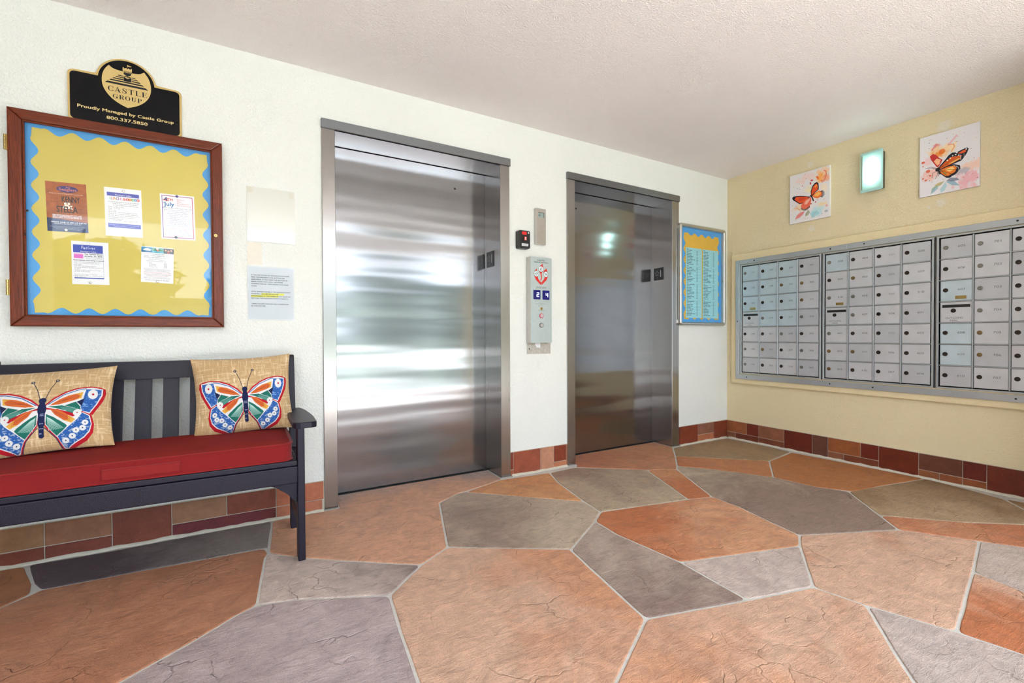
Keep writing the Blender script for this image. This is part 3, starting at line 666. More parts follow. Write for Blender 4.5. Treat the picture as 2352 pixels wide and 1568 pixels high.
# flyer 2
o, fr, pr = sheet('flyer', 'white flyer with two purple bars reading LUNCH & BINGO', 'flyer', -4.624, 1.689, -4.620, 1.469, .136, .226, .014, group='flyers on the notice board', pins=[(.07, .214, M_chrome), (.068, .010, M_chrome)])
W_, H_ = .136, .226
pr.rect(.009, W_-.009, H_-.039, H_-.022, PU); pr.text('Huntington Lakes', W_*.5, H_-.036, .008, WH, wid=.06, lay=2)
cs = [(110, 190, 150), (226, 120, 110), (232, 170, 90), (120, 170, 210), (200, 110, 170)]
for i, ch in enumerate('LUNCH &'): pr.text(ch, .022+i*.0082, H_-.056, .0125, cs[i % 5], G=GB)
for i, ch in enumerate('BINGO'): pr.circ(.083+i*.0100, H_-.050, .0062, ((222, 74, 66), (238, 146, 60), (90, 180, 90), (60, 160, 210), (222, 74, 66))[i], 1); pr.text(ch, .083+i*.0100, H_-.0536, .0068, WH, G=GB, lay=2)
z = H_-.068
for t in ['AT  HALL B AND BUFFET LUNCHEON COMMUNITY', '          JOIN US FOR LUNCH AND BINGO', '          AT THE CLUBHOUSE DINING ROOM', 'DATE:  JUNE 17, 2025', 'TIME:  11:30 AM', 'COST:  $15', 'INCLUDES:  Lunch and 2 games of bingo', 'Tickets are available at the clubhouse', 'NOTE:  Bring friends and family to join us', 'Reservations required by June 10', 'Seating is limited', 'FOR MORE INFO:  Please call the office']:
    pr.text(t, .012, z, .0042, TXT, 'L', wid=min(.116, .0029*len(t))); z -= .0079
pr.rect(.010, W_-.006, .040, .060, PU); pr.text('Huntington Lakes residents and their guests only', W_*.5, .052, .0036, (200, 200, 236), lay=2, wid=.11); pr.text('Thank you for your support', W_*.5, .045, .0036, (200, 200, 236), lay=2, wid=.08)
pr.obj('print', o)
# flyer 3
o, fr, pr = sheet('flyer', 'white flyer with red and blue border reading 4TH of July', 'flyer', -4.417, 1.694, -4.412, 1.476, .138, .220, .014, group='flyers on the notice board', pins=[(.068, .212, plain('blue_pin', (40, 40, 120), .3)), (.058, .010, plain('dark_green_pin', (24, 50, 44), .3))])
W_, H_ = .138, .220
for a, b, c, d, q in ((.007, W_-.007, H_-.010, H_-.007, (150, 60, 110)), (.007, W_-.007, .007, .010, (150, 50, 110)), (.007, .0095, .007, H_-.007, (110, 66, 160)), (W_-.0095, W_-.007, .007, H_-.007, (190, 60, 90))): pr.rect(a, b, c, d, q)
pr.text('4', .022, H_-.036, .020, (24, 60, 110), G=GB, lay=2); pr.line([(.012, H_-.030), (.036, H_-.033)], .003, (200, 40, 44), 3); pr.text('TH', .039, H_-.033, .013, (206, 44, 46), G=GB); pr.text('of', .016, H_-.045, .006, (24, 60, 110), G=GB); pr.text('July', .036, H_-.058, .019, (40, 120, 180), G=GB)
for i, t in enumerate(['- Barbecue', '- Music', '- Entertainment', '- Fun and Dancing']): pr.text(t, .062, H_-.026-i*.0098, .0058, (210, 84, 110), 'L')
z = H_-.070
for i, t in enumerate(['FRIDAY, JULY 4TH - CLUBHOUSE NO. 2 AT 11:00AM', 'Bring your family and friends to the pool', 'for our holiday celebration', 'Hot dogs, hamburgers and chicken', 'Corn on the cob, salads, beans', 'Watermelon and ice cream', 'Beverages will be served', 'Live music by the pool', 'Residents and their guests', 'Please sign up at the office', 'Tickets must be bought before June 27']): pr.text(t, W_*.5, z, .0042, (96, 116, 176) if i else (40, 60, 120), wid=min(.118, .0027*len(t))); z -= .0085
z -= .004
for i, t in enumerate(['Tickets $12 for residents', 'Doors open at 10:30 for everyone', 'Wear your red, white and blue', 'Dinner includes dessert and coffee', 'There will be games for children of all ages', 'Rain or shine']): pr.text(t, W_*.5, z, .0042, (196, 84, 120) if i in (0, 1) else (96, 116, 176), wid=min(.118, .0027*len(t))); z -= .0075
pr.text('Celebrate and have a good time', W_*.5, .016, .0042, (206, 90, 100), wid=.10)
pr.obj('print', o)
# flyer 4
o, fr, pr = sheet('flyer', 'white flyer with a blue heading, pink picture and Pap Fashion Show text', 'flyer', -4.741, 1.427, -4.739, 1.237, .129, .196, .014, group='flyers on the notice board', pins=[(.058, .187, M_white), (.062, .008, M_chrome)])
W_, H_ = .129, .196
pr.rect(.006, W_-.020, H_-.052, H_-.016, PU if False else (66, 84, 178)); pr.text('Pap|Corps', W_*.45, H_-.034, .0105, WH, wid=.048, lay=2); pr.text('the', W_*.3, H_-.0225, .004, WH, lay=2); pr.text('Huntington Lakes', W_*.45, H_-.049, .0068, WH, wid=.056, lay=2)
pr.rect(.008, .040, H_-.078, H_-.056, (226, 120, 206)); pr.rect(.008, .040, H_-.060, H_-.054, (240, 200, 230), 2)
pr.text('Pap Fashion Show', .076, H_-.0600, .0058, (44, 48, 70), G=GB, wid=.062); pr.text('January, 26, 2026', .076, H_-.0690, .0058, (44, 48, 70), G=GB, wid=.062); pr.text('Time: 11:30 in the clubhouse', .078, H_-.0750, .0036, TXT, wid=.058); pr.text('Lunch and fashion show', .078, H_-.0800, .0036, TXT, wid=.058)
pr.text('Reservations now being accepted', .059, H_-.0885, .0055, (44, 48, 70), G=GB, wid=.106)
for i, t in enumerate(['Your reservation includes lunch and dessert', 'Tables seat ten guests please choose', 'your table', 'Cost: $75. Pap members pay less', 'Please make cheques to the chapter and drop off', 'at office', 'Seating is limited, please reserve by', 'the first of the month', '', 'For more information or questions', 'please contact the office or a committee member', 'at the clubhouse']): 
    if t: pr.text(t, .009, H_-.096-i*.0062, .0040, TXT, 'L', wid=min(.098, .0024*len(t)))
pr.rect(.008, W_-.018, .026, .031, (66, 84, 178)); pr.line([(W_-.0192, .031), (W_-.0192, H_-.052)], .0006, (66, 84, 178))
pr.obj('print', o)
# flyer 5
o, fr, pr = sheet('flyer', 'white flyer with cruise ship, palm and people photos along its top', 'flyer', -4.490, 1.433, -4.494, 1.260, .126, .173, .014, group='flyers on the notice board', pins=[(.062, .165, M_white), (.064, .006, M_chrome)])
W_, H_ = .126, .173
pr.rect(0, .041, H_-.028, H_-.003, (60, 140, 180)); pr.poly([(.006, H_-.016), (.010, H_-.020), (.034, H_-.020), (.038, H_-.013), (.030, H_-.012), (.026, H_-.008), (.016, H_-.009), (.010, H_-.013)], (230, 240, 246), 2); pr.rect(0, .041, H_-.028, H_-.021, (28, 100, 150), 2)
pr.rect(.041, .086, H_-.028, H_-.003, (110, 170, 150)); pr.rect(.041, .086, H_-.028, H_-.018, (90, 180, 200), 2); pr.poly([(.045, H_-.018), (.052, H_-.007), (.064, H_-.006), (.082, H_-.014), (.086, H_-.018)], (52, 120, 60), 3); pr.circ(.063, H_-.016, .005, (220, 130, 110), 4)
pr.rect(.086, .126, H_-.028, H_-.003, (60, 50, 46))
for i, (x, q) in enumerate([(.094, (200, 150, 120)), (.105, (190, 140, 110)), (.116, (206, 156, 124))]): pr.circ(x, H_-.012-.003*(i % 2), .0045, q, 2); pr.poly([(x-.006, H_-.027), (x+.006, H_-.027), (x+.003, H_-.017), (x-.003, H_-.017)], ((40, 60, 50), (150, 60, 50), (50, 50, 60))[i], 2)
for i, (t, wd_) in enumerate([('HUNTINGTON LAKES SNOWBIRD CLUB', .092), ('CELEBRITY CRUISES & CELEBRITY SILHOUETTE', .100), ('EIGHT NIGHT SOUTHERN CARIBBEAN CRUISE, JANUARY 9, 2026', .100), ('The price below is per person', .060), ('Based on double occupancy and includes taxes', .075)]): pr.text(t, W_*.47, H_-.037-i*.0083, .0045 if i < 3 else .0036, (60, 70, 84), wid=wd_)
for i, (a, b) in enumerate([('Inside', '$1149'), ('Oceanview', '$1249'), ('Balcony  XC', '$1449'), ('Concierge  C2', '$1549')]): pr.text(a, .03, H_-.080-i*.0062, .0036, TXT, 'L'); pr.text(b, .088, H_-.080-i*.0062, .0036, TXT, 'L')
pr.line([(.012, .067), (.112, .067)], .0005, (120, 120, 120)); pr.line([(.012, .027), (.112, .027)], .0005, (120, 120, 120))
for i, (t, cc) in enumerate([('Price includes all port charges and government fees', TXT), ('Call now for your reservation, limited space', TXT), ('Book your cabin with a deposit of $100 per person by June', (190, 80, 80)), ('Receive an on board credit with this group booking', (190, 80, 80)), ('Cancel before the final payment for a full refund', TXT), ('Transportation to the port is available', (190, 80, 80))]): pr.text(t, W_*.5, .061-i*.0058, .0034, cc, wid=min(.104, .0022*len(t)))
pr.text('Bring a passport valid for six months after the cruise', W_*.5, .0205, .0032, TXT, wid=.10); pr.text('TO BOOK YOUR CRUISE CALL THE AGENT', W_*.5, .010, .0042, (50, 60, 74), wid=.092)
pr.obj('print', o)

# ================================================================== MANAGEMENT SIGN
SX, SZ, SW = -4.535, 1.980, .209
def signout(ins):
    a = SW-ins; pts = []; r = .018; ac = .106-ins*.4; cz = .213; R_ = .112-ins
    for cx, cz2, t in ((-a+r, r+ins, 180), (a-r, r+ins, 270), (a-r, .230-ins-r, 0)):
        for i in range(6): q = math.radians(t+90*i/5); pts.append((cx+r*math.cos(q), cz2+r*math.sin(q)))
    s0 = math.asin(max(-1, min(1, (.230-ins-cz)/R_)))
    for i in range(33): q = s0+(math.pi-2*s0)*i/32; pts.append((R_*math.cos(q), cz+R_*math.sin(q)))
    for i in range(6): q = math.radians(90+90*i/5); pts.append((-a+r+r*math.cos(q), .230-ins-r+r*math.sin(q)))
    return pts
sg = obj('management_sign', MB(Fr((SX, 0, SZ), (1, 0, 0), (0, 0, 1), (0, -1, 0))).prism(signout(0), 0, .017, .003, 2), M_gold, center=(SX, 0, SZ)); tag(sg, 'black sign with gold edge and castle shield above the notice board', 'sign')
fs = Fr((SX, 0, SZ), (1, 0, 0), (0, 0, 1), (0, -1, 0))
obj('sign_face', MB(fs).prism(signout(.0075), .016, .0175), M_signb, sg)
pr = Print(fs, .0175); GO = (206, 178, 116); BK = (14, 16, 24)
sh = [(-.065, .283), (-.048, .271), (-.022, .267), (.000, .268), (.022, .267), (.048, .271), (.065, .283), (.079, .262), (.088, .236), (.0905, .205), (.086, .178), (.074, .152), (.055, .130), (.030, .112), (.002, .099), (-.028, .112), (-.054, .130), (-.073, .152), (-.086, .178), (-.0905, .205), (-.088, .236), (-.079, .262)]
def crom(P_, corners, n=5):
    out = []; N_ = len(P_)
    for i in range(N_):
        p1, p2 = Vector(P_[i]), Vector(P_[(i+1) % N_]); p0 = p1 if i in corners else Vector(P_[i-1]); p3 = p2 if (i+1) % N_ in corners else Vector(P_[(i+2) % N_])
        for k in range(n):
            t = k/n; q = .5*((2*p1)+(p2-p0)*t+(2*p0-5*p1+4*p2-p3)*t*t+(3*p1-p0-3*p2+p3)*t**3); out.append((q.x, q.y))
    return out
pr.poly(crom(sh, {0, 6, 14}), GO, 1)
for zt, zb in ((.2465, .2425), (.2385, .2345), (.2300, .2250), (.2205, .2145), (.2090, .2000)):
    wf = lambda z: .030+(.2465-z)/.0465*.050
    pr.poly([(-wf(zb), zb), (wf(zb), zb), (wf(zt), zt), (-wf(zt), zt)], BK, 2)
pr.poly([(-.0135, .247), (.0025, .2375), (.0185, .247), (.0185, .2225), (-.0135, .2225)], GO, 3); pr.poly([(-.0120, .2440), (.0025, .2350), (.0170, .2440), (.0170, .2220), (-.0120, .2220)], BK, 4)
pr.poly([(-.0110, .266), (-.0110, .2550), (.0025, .2465), (.0160, .2550), (.0160, .266)], BK, 4)
tw = [(-.0145, .268), (-.0145, .2860), (-.0100, .2860), (-.0100, .2820), (-.0050, .2820), (-.0050, .2850), (0., .2850), (0., .2820), (.0050, .2820), (.0050, .2850), (.0100, .2850), (.0100, .2820), (.0150, .2820), (.0150, .2860), (.0195, .2860), (.0195, .268)]
pr.poly(tw, GO, 5); pr.poly([(-.013, .270), (.018, .270), (.0165, .2625), (-.0115, .2625)], GO, 5)
for i in range(6): x = -.011+i*.0052; pr.poly([(x, .2628), (x+.0024, .2672), (x+.0046, .2628)], BK, 6)
pr.line([(.0020, .284), (.0020, .3010)], .0014, GO, 5); pr.poly([(.0020, .3010), (.0080, .2985), (.0120, .2985), (.0180, .2965), (.0150, .2935), (.0090, .2935), (.0020, .2935)], GO, 5)
# high-contrast serif capitals drawn from thick stems and thin serifs
def serif(ch, x, z, w_, h):
    P = lambda a, b, c, d: pr.rect(x+a*w_, x+b*w_, z+c*h, z+d*h, BK, 4); t = .07
    def ring(a0, a1, cx=.5, cz=.5, ro=.5, rh=.5, thick=.24, thin=.07):
        pts = []; ins = []
        for i in range(25):
            q = math.radians(a0+(a1-a0)*i/24); c_, s_ = math.cos(q), math.sin(q); th = thin+(thick-thin)*c_*c_
            pts.append((x+(cx+ro*c_)*w_, z+(cz+rh*s_)*h)); ins.append((x+(cx+(ro-th)*c_)*w_, z+(cz+(rh-thin*.75)*s_)*h))
        for i in range(24): pr._add([pts[i], pts[i+1], ins[i+1], ins[i]], [(0, 1, 2, 3)], BK, 4)
    if ch in 'CG':
        ring(50, 320); P(.86, .93, .62, .98)
        if ch == 'G': P(.70, .93, .05, .42); P(.58, 1.02, .40, .46)
        else: P(.86, .93, .05, .28)
    elif ch == 'O': ring(0, 360)
    elif ch == 'A':
        pr.poly([(x+.40*w_, z+h), (x+.52*w_, z+h), (x+.95*w_, z), (x+.68*w_, z)], BK, 4); pr.poly([(x+.42*w_, z+h), (x+.48*w_, z+h), (x+.15*w_, z), (x+.08*w_, z)], BK, 4)
        P(.22, .72, .30, .36); P(-.04, .28, 0, .05); P(.56, 1.06, 0, .05)
    elif ch == 'S':
        pts = [(.86, .80), (.70, .93), (.45, .96), (.24, .86), (.20, .70), (.40, .56), (.66, .44), (.82, .30), (.76, .12), (.52, .04), (.28, .07), (.12, .22)]
        wds = [.08, .08, .10, .18, .24, .26, .26, .22, .16, .09, .08, .08]
        for i in range(len(pts)-1):
            (a, b), (c, d) = pts[i], pts[i+1]; pr.line([(x+a*w_, z+b*h), (x+c*w_, z+d*h)], wds[i]*w_*.75, BK, 4); pr.circ(x+c*w_, z+d*h, wds[i+1]*w_*.34, BK, 4, 8)
        P(.84, .90, .66, .98); P(.10, .16, .02, .34)
    elif ch == 'T': P(.38, .62, 0, 1); P(.02, .98, .94, 1); P(.02, .08, .72, 1); P(.92, .98, .72, 1); P(.26, .74, 0, .05)
    elif ch == 'L': P(.16, .40, 0, 1); P(.04, .54, .95, 1); P(.04, .96, 0, .05); P(.90, .96, 0, .30)
    elif ch == 'E': P(.14, .38, 0, 1); P(.02, .92, .95, 1); P(.02, .96, 0, .05); P(.86, .92, .72, 1); P(.90, .96, 0, .30); P(.38, .66, .49, .54); P(.62, .68, .38, .65)
    elif ch in 'RP':
        P(.14, .38, 0, 1); P(.02, .60, .95, 1); P(.02, .52, 0, .05); ring(-90, 90, .55, .73, .36, .27, .24, .06); P(.38, .56, .46, .50)
        if ch == 'R': pr.poly([(x+.50*w_, z+.48*h), (x+.72*w_, z+.46*h), (x+1.0*w_, z), (x+.76*w_, z)], BK, 4)
    elif ch == 'U': P(.12, .36, .28, 1); P(.78, .85, .28, 1); P(0, .48, .95, 1); P(.64, 1, .95, 1); ring(180, 360, .485, .30, .365, .30, .20, .07)
for word, x0_, z0_, w1, h1, gp_ in (('CASTLE', -.0690, .1640, .0205, .0235, .0043), ('GROUP', -.0520, .1330, .0185, .0200, .0040)):
    for i, ch in enumerate(word): serif(ch, x0_+i*(w1+gp_), z0_, w1, h1)
pr.text('Proudly Managed by Castle Group', 0, .0625, .0135, (214, 190, 130), G=GB, wid=.356, lay=2); pr.text('800.337.5850', 0, .0315, .0140, (214, 190, 130), G=GB, wid=.152, lay=2)
pr.obj('lettering', sg)

# ================================================================== ACRYLIC HOLDERS
a1 = thing('sign_holder', 'empty clear acrylic sign holder, upper of the two left of the lift', 'sign holder', (-3.935, 0, 1.503))
obj('front_sheet', MB(FA).box(-4.050, -3.820, 1.503, 1.794, .006, .009, .001, 1), M_acry, a1)
obj('back_sheet', MB(FA).box(-4.050, -3.820, 1.503, 1.794, .0005, .0025), plain('clear_back_sheet', (222, 222, 214), .25, vary=.01), a1)
for x, z in ((-4.034, 1.777), (-3.838, 1.772)): obj('tape_square', MB(FA).box(x-.012, x+.012, z-.014, z+.014, .0025, .0035), plain('old_tape', (216, 212, 196), .5), a1)
tag(obj('adhesive_pad', MB(FA).box(-4.049, -3.981, 1.381, 1.499, 0, .002), plain('yellowed_pad', (222, 216, 202), .4, vary=.02)), 'pale leftover plate between the two acrylic holders', 'plate')
a2 = thing('sign_holder', 'clear acrylic holder with an emergency notice, lower of the two left of the lift', 'sign holder', (-3.937, 0, 1.083))
obj('front_sheet', MB(FA).box(-4.052, -3.824, 1.083, 1.374, .006, .009, .001, 1), M_acry, a2)
obj('back_sheet', MB(FA).box(-4.052, -3.824, 1.083, 1.374, .0005, .002), M_white, a2)
nt_ = obj('elevator_notice', MB(FA).box(-4.046, -3.830, 1.090, 1.368, .003, .0036), plain('pale_notice_paper', (222, 228, 238), .5, vary=.01)); tag(nt_, 'printed elevator notice with yellow highlighting inside the lower acrylic holder', 'notice')
pr = Print(FA, .0036); z = 1.322
for t in ['IF YOU GET STUCK IN THIS ELEVATOR PLEASE', 'PRESS THE EMERGENCY CALL BUTTON FOR', 'ASSISTANCE. IF YOU PRESS THE BUTTON IN', 'ERROR PLEASE WAIT UNTIL THE PHONE', 'ANSWERS AND LET THEM KNOW IT IS A FALSE', 'ALARM.', None, 'UNTIL BUSINESS HOURS, IF THE ELEVATOR IS NOT', 'WORKING CALL 800 800-2013 OR', None or 'MAINTENANCE AT THE NUMBER BELOW. PLEASE DO', 'NOT CALL THE ELEVATOR COMPANY DIRECTLY.', None, 'THANK YOU FOR YOUR HELP AND COOPERATION', 'IN THIS MATTER.']:
    if t is None: z -= .018; continue
    if t.startswith('WORKING'): pr.rect(-3.985, -3.876, z-.003, z+.0085, (238, 236, 90)); 
    if t.startswith('MAINT'): pr.rect(-4.035, -3.905, z-.003, z+.0085, (238, 236, 90))
    pr.text(t, -4.034, z, .0056, (62, 70, 96), 'L', GB, wid=min(.190, .0046*len(t)), lay=2); z -= .0118
pr.obj('print', nt_)

# ================================================================== PANEL BETWEEN THE LIFTS
ib = thing('indicator_box', 'narrow satin metal box with small window above the call panel', 'indicator', (-2.195, 0, 1.657))
bx = MB(FA); bx.box(-2.238, -2.152, 1.657, 1.853, 0, .03, .002); bx.box(-2.238, -2.152, 1.889, 1.917, 0, .03, .002); bx.box(-2.238, -2.217, 1.850, 1.892, 0, .03, .001); bx.box(-2.165, -2.152, 1.850, 1.892, 0, .03, .001)
obj('case', bx, M_nick, ib); obj('window', MB(FA).box(-2.218, -2.164, 1.851, 1.891, .002, .018), plain('grey_lens', (150, 168, 164), .2), ib)
pr = Print(FA, .018); pr.text('UNIT', -2.200, 1.866, .010, (30, 32, 34), G=GB, wid=.020); pr.obj('marking', ib)
fb = thing('fire_alarm_box', 'small black box with red label and square button beside the wide lift', 'alarm', (-2.345, 0, 1.612))
obj('housing', MB(FA).prism(rrect(-2.393, -2.300, 1.612, 1.739, .012), 0, .05, .005, 3), M_black, fb)
obj('button_collar', MB(FA).box(-2.366, -2.330, 1.660, 1.706, .05, .056, .002, 1), M_black, fb)
obj('push_button', MB(FA).box(-2.357, -2.337, 1.667, 1.692, .056, .062, .001, 1), plain('red_button', (206, 60, 50), .35), fb)
pr = Print(FA, .0502); pr.rect(-2.369, -2.331, 1.7085, 1.729, (222, 40, 34)); pr.obj('red_label', fb); pr = Print(FA, .0502); pr.rect(-2.372, -2.318, 1.628, 1.646, (206, 208, 210)); pr.text('PUSH', -2.345, 1.633, .007, (60, 60, 66), wid=.03, lay=2); pr.obj('white_label', fb); pr = Print(FA, .0502); pr.circ(-2.316, 1.724, .0065, (220, 220, 220)); pr.obj('seal', fb)
p2 = Print(FA, .0622); p2.rect(-2.352, -2.342, 1.671, 1.688, (240, 236, 232)); p2.poly([(-2.3425, 1.673), (-2.3425, 1.686), (-2.349, 1.6795)], (206, 50, 44), 2); p2.obj('button_print', fb)

CA, CB, CZ0, CZ1, CD = -2.306, -2.124, .941, 1.557, .062
cp = thing('call_panel', 'tall brushed call panel with fire notice, two blue displays and buttons', 'call panel', ((CA+CB)/2, 0, CZ0))
obj('housing', MB(FA).box(CA, CB, CZ0, CZ1, 0, CD-.002, .001, 1), M_nick, cp)
obj('face_plate', MB(FA).box(CA, CB, CZ0, CZ1, CD-.002, CD, .0008, 1), M_callw, cp)
pr = Print(FA, CD); cx = (CA+CB)/2-.002
pr.text('In Case Of Fire', cx, 1.532, .0085, (40, 62, 66), G=GB, wid=.062); pr.text('Elevators Are Out Of Service', cx, 1.517, .0085, (40, 62, 66), G=GB, wid=.122)
RED = (206, 40, 34)
def leaf(pts): pr.poly([(cx+x, 1.435+z) for x, z in pts], RED, 1)
leaf([(-.004, -.078), (-.024, -.060), (-.046, -.040), (-.058, -.016), (-.060, .004), (-.054, .022), (-.042, .036), (-.037, .040), (-.036, .026), (-.030, .016), (-.024, .008), (-.022, -.004), (-.028, -.020), (-.024, -.034), (-.010, -.050), (0, -.060)])
leaf([(.004, -.078), (.024, -.060), (.046, -.040), (.058, -.016), (.060, .004), (.056, .020), (.050, .036), (.046, .044), (.034, .036), (.022, .026), (.020, .012), (.024, -.004), (.030, -.020), (.024, -.034), (.010, -.050), (0, -.060)])
leaf([(-.022, .030), (-.020, .050), (-.008, .062), (.006, .072), (.010, .080), (.014, .066), (.020, .050), (.020, .034), (.010, .018), (.004, .006), (.006, -.012), (.006, -.030), (-.002, -.046), (-.008, -.046), (-.002, -.028), (-.004, -.008), (-.008, .008), (-.016, .018)])
for x, z in ((-.041, .002), (.041, .002), (-.002, .038)): pr.circ(cx+x, 1.435+z, .0215, (60, 90, 96), 2, 28); pr.circ(cx+x, 1.435+z, .0195, (214, 226, 230), 3, 28)
def man(x, z, s):
    pr.circ(x, z+.010*s, .003*s, (28, 34, 38), 4, 10); pr.line([(x, z+.007*s), (x-.002*s, z-.001*s), (x+.004*s, z-.006*s), (x+.002*s, z-.012*s)], .003*s, (28, 34, 38), 4); pr.line([(x-.002*s, z-.001*s), (x-.007*s, z-.009*s)], .003*s, (28, 34, 38), 4); pr.line([(x-.007*s, z+.001*s), (x, z+.006*s), (x+.007*s, z+.001*s)], .0022*s, (28, 34, 38), 4)
man(cx-.002, 1.471, 1.); 
pr.line([(cx-.056, 1.432), (cx-.046, 1.440), (cx-.030, 1.444), (cx-.038, 1.432), (cx-.044, 1.424)], .0035, (40, 80, 80), 4)
pr.line([(cx+.028, 1.446), (cx+.040, 1.440), (cx+.050, 1.430), (cx+.056, 1.432)], .003, (60, 90, 100), 4); pr.line([(cx+.030, 1.432), (cx+.044, 1.436), (cx+.052, 1.444)], .003, (60, 90, 100), 4)
pr.obj('fire_notice', cp); pr = Print(FA, CD)
pr.text('Use Exit Stairs', cx, 1.337, .0110, (40, 66, 74), G=GM, wid=.088); pr.line([(cx-.044, 1.333), (cx+.044, 1.333)], .001, (40, 66, 74))
pr.obj('exit_lettering', cp); pr = Print(FA, CD)
pr.text("FIREFIGHTERS' OPERATION", cx+.003, 1.240, .0062, (130, 146, 150), G=GL, wid=.112)
pr.text('TO RECALL ELEVATORS', cx+.003, 1.226, .0042, (90, 106, 112), wid=.066); pr.text('INSERT FIRE KEY AND TURN TO ON', cx+.003, 1.219, .0042, (90, 106, 112), wid=.108)
pr.obj('key_instructions', cp); pr = Print(FA, CD)
pr.text('RESET', cx-.018, 1.205, .0045, (70, 80, 84)); pr.obj('reset_label', cp); pr = Print(FA, CD); pr.text('OFF', cx+.001, 1.210, .0045, (70, 80, 84)); pr.obj('off_label', cp); pr = Print(FA, CD); pr.text('ON', cx+.016, 1.205, .0045, (70, 80, 84)); pr.obj('on_label', cp); pr = Print(FA, CD); pr.text('FIRE RECALL', cx+.001, 1.1715, .0060, (110, 124, 128), wid=.056)
pr.obj('recall_lettering', cp)
for k_, (x0_, dgt) in enumerate(((-2.284, '2'), (-2.206, '4'))):
    dsp = obj('display', MB(FA).box(x0_, x0_+.060, 1.253, 1.320, CD, CD+.0015), plain('dark_blue_lens', (16, 22, 110), .15), cp)
    q = emit('digit_glow', (226, 234, 255), 1.4) if k_ == 0 else bpy.data.materials['digit_glow']
    m = MB(FA); X_, Z_ = x0_+.030, 1.274; s7 = {'t': ((0, .026), (.016, .026)), 'm': ((0, .013), (.016, .013)), 'b': ((0, 0), (.016, 0)), 'tl': ((0, .013), (0, .026)), 'tr': ((.016, .013), (.016, .026)), 'bl': ((0, 0), (0, .013)), 'br': ((.016, 0), (.016, .013))}
    for sg_ in {'2': ('t', 'tr', 'm', 'bl', 'b'), '4': ('tl', 'tr', 'm', 'br')}[dgt]:
        (a, b), (c, d) = s7[sg_]; m.box(X_+min(a, c)-.0016, X_+max(a, c)+.0016, Z_+min(b, d)-.0016, Z_+max(b, d)+.0016, CD+.0015, CD+.002)
    obj('digit', m, q, dsp)
ks = obj('key_switch', MB(FA).cyl(cx+.001, 1.188, .0105, CD, CD+.004, 20, bev=.001), M_brass, cp); obj('key_slot', MB(FA).box(cx-.0005, cx+.0025, 1.183, 1.193, CD+.004, CD+.0045), M_black, ks)
for z_, col, r_ in ((1.137, (196, 44, 70), .0175), (1.068, (96, 92, 92), .0175)):
    bt = obj('call_button', MB(FA).cyl(cx+.001, z_, r_, CD, CD+.004, 28, bev=.0012), plain('button_ring', col, .35), cp); obj('button_cap', MB(FA).cyl(cx+.001, z_, r_*.74, CD+.004, CD+.0065, 28, bev=.001), plain('button_cap', (214, 190, 200) if z_ > 1.1 else (190, 190, 190), .3, .3), bt)
wp = obj('wall_plate', MB(FA).box(-2.303, -2.096, .860, .940, 0, .004, .001, 1), plain('scuffed_metal_plate', (198, 194, 186), .45, .4, vary=.25, vscale=60)); tag(wp, 'scuffed metal wall plate directly under the call panel', 'plate')
obj('screw_hole', MB(FA).cyl(-2.283, .898, .005, .004, .0046, 12), M_black, wp)
obj('plaster_daub', MB(FA).prism([(-2.232, .942), (-2.186, .942), (-2.188, .915), (-2.192, .902), (-2.205, .908), (-2.220, .905), (-2.226, .918), (-2.234, .926)], .004, .0052), M_white, wp)

# ================================================================== DIRECTORY CASE
DX0, DX1, DZ0, DZ1, DD = -.716, -.073, 1.080, 1.997, .04
dc = thing('directory_case', 'narrow aluminium display case with residents list beside the corner', 'display case', ((DX0+DX1)/2, 0, DZ0))
fm = MB(FA); t_ = .03
o4 = rrect(DX0, DX1, DZ0, DZ1, .03, 6); i4 = rrect(DX0+t_, DX1-t_, DZ0+t_, DZ1-t_, .004, 6); n_ = len(o4)
vv = [[fm.bm.verts.new(FA.P(x, z, w_)) for x, z in ring] for ring, w_ in ((o4, 0), (o4, .026), ([(x*.9+y*.1, z*.9+q*.1) for (x, z), (y, q) in zip(o4, i4)], .036), ([(x*.6+y*.4, z*.6+q*.4) for (x, z), (y, q) in zip(o4, i4)], .042), ([(x*.2+y*.8, z*.2+q*.8) for (x, z), (y, q) in zip(o4, i4)], .040), (i4, .034), (i4, .004))]
for ra, rb in zip(vv, vv[1:]):
    for i in range(n_): fm.bm.faces.new([ra[i], ra[(i+1) % n_], rb[(i+1) % n_], rb[i]])
obj('frame', fm, M_alu, dc, smooth=True)
obj('blue_backing', MB(FA).box(DX0+.02, DX1-.02, DZ0+.02, DZ1-.02, 0, .006), M_blue, dc)
obj('golden_paper', MB(FA).prism(scallop(-.636, -.136, 1.135, 1.925, 5, 8, .026, .02), .006, .0075), M_orp, dc)
for a, b in ((-.606, -.388), (-.374, -.152)):
    ls = obj('list_sheet', MB(FA).box(a, b, 1.150, 1.790, .008, .009), plain('pale_cyan_paper', (152, 214, 224), .55, vary=.05, vscale=3) if a < -.6 else bpy.data.materials['pale_cyan_paper'])
    tag(ls, ('left' if a < -.6 else 'right')+' pale cyan printed residents list inside the aluminium display case', 'list', 'lists in the display case')
    pr = Print(FA, .009); r8 = random.Random(4 if a < -.6 else 8); z = 1.776
    for blk in range(4):
        pr.rect(a+.012, a+.034, z, z+.005, (90, 130, 150)); pr.line([(a+.008, z-.004), (b-.02, z-.004)], .0012, (120, 170, 185)); z -= .014
        for i in range(10):
            x = a+.012
            for wl in range(r8.choice((2, 2, 3))): l_ = r8.uniform(.018, .044); pr.rect(x, x+l_, z, z+.0055, (66, 96, 120)); x += l_+.005
            x = a+(b-a)*.66
            for c_ in range(3): pr.rect(x+c_*.006, x+c_*.006+.0042, z, z+.006, (50, 80, 104))
            z -= .0138
        z -= .003
    pr.obj('print', ls)
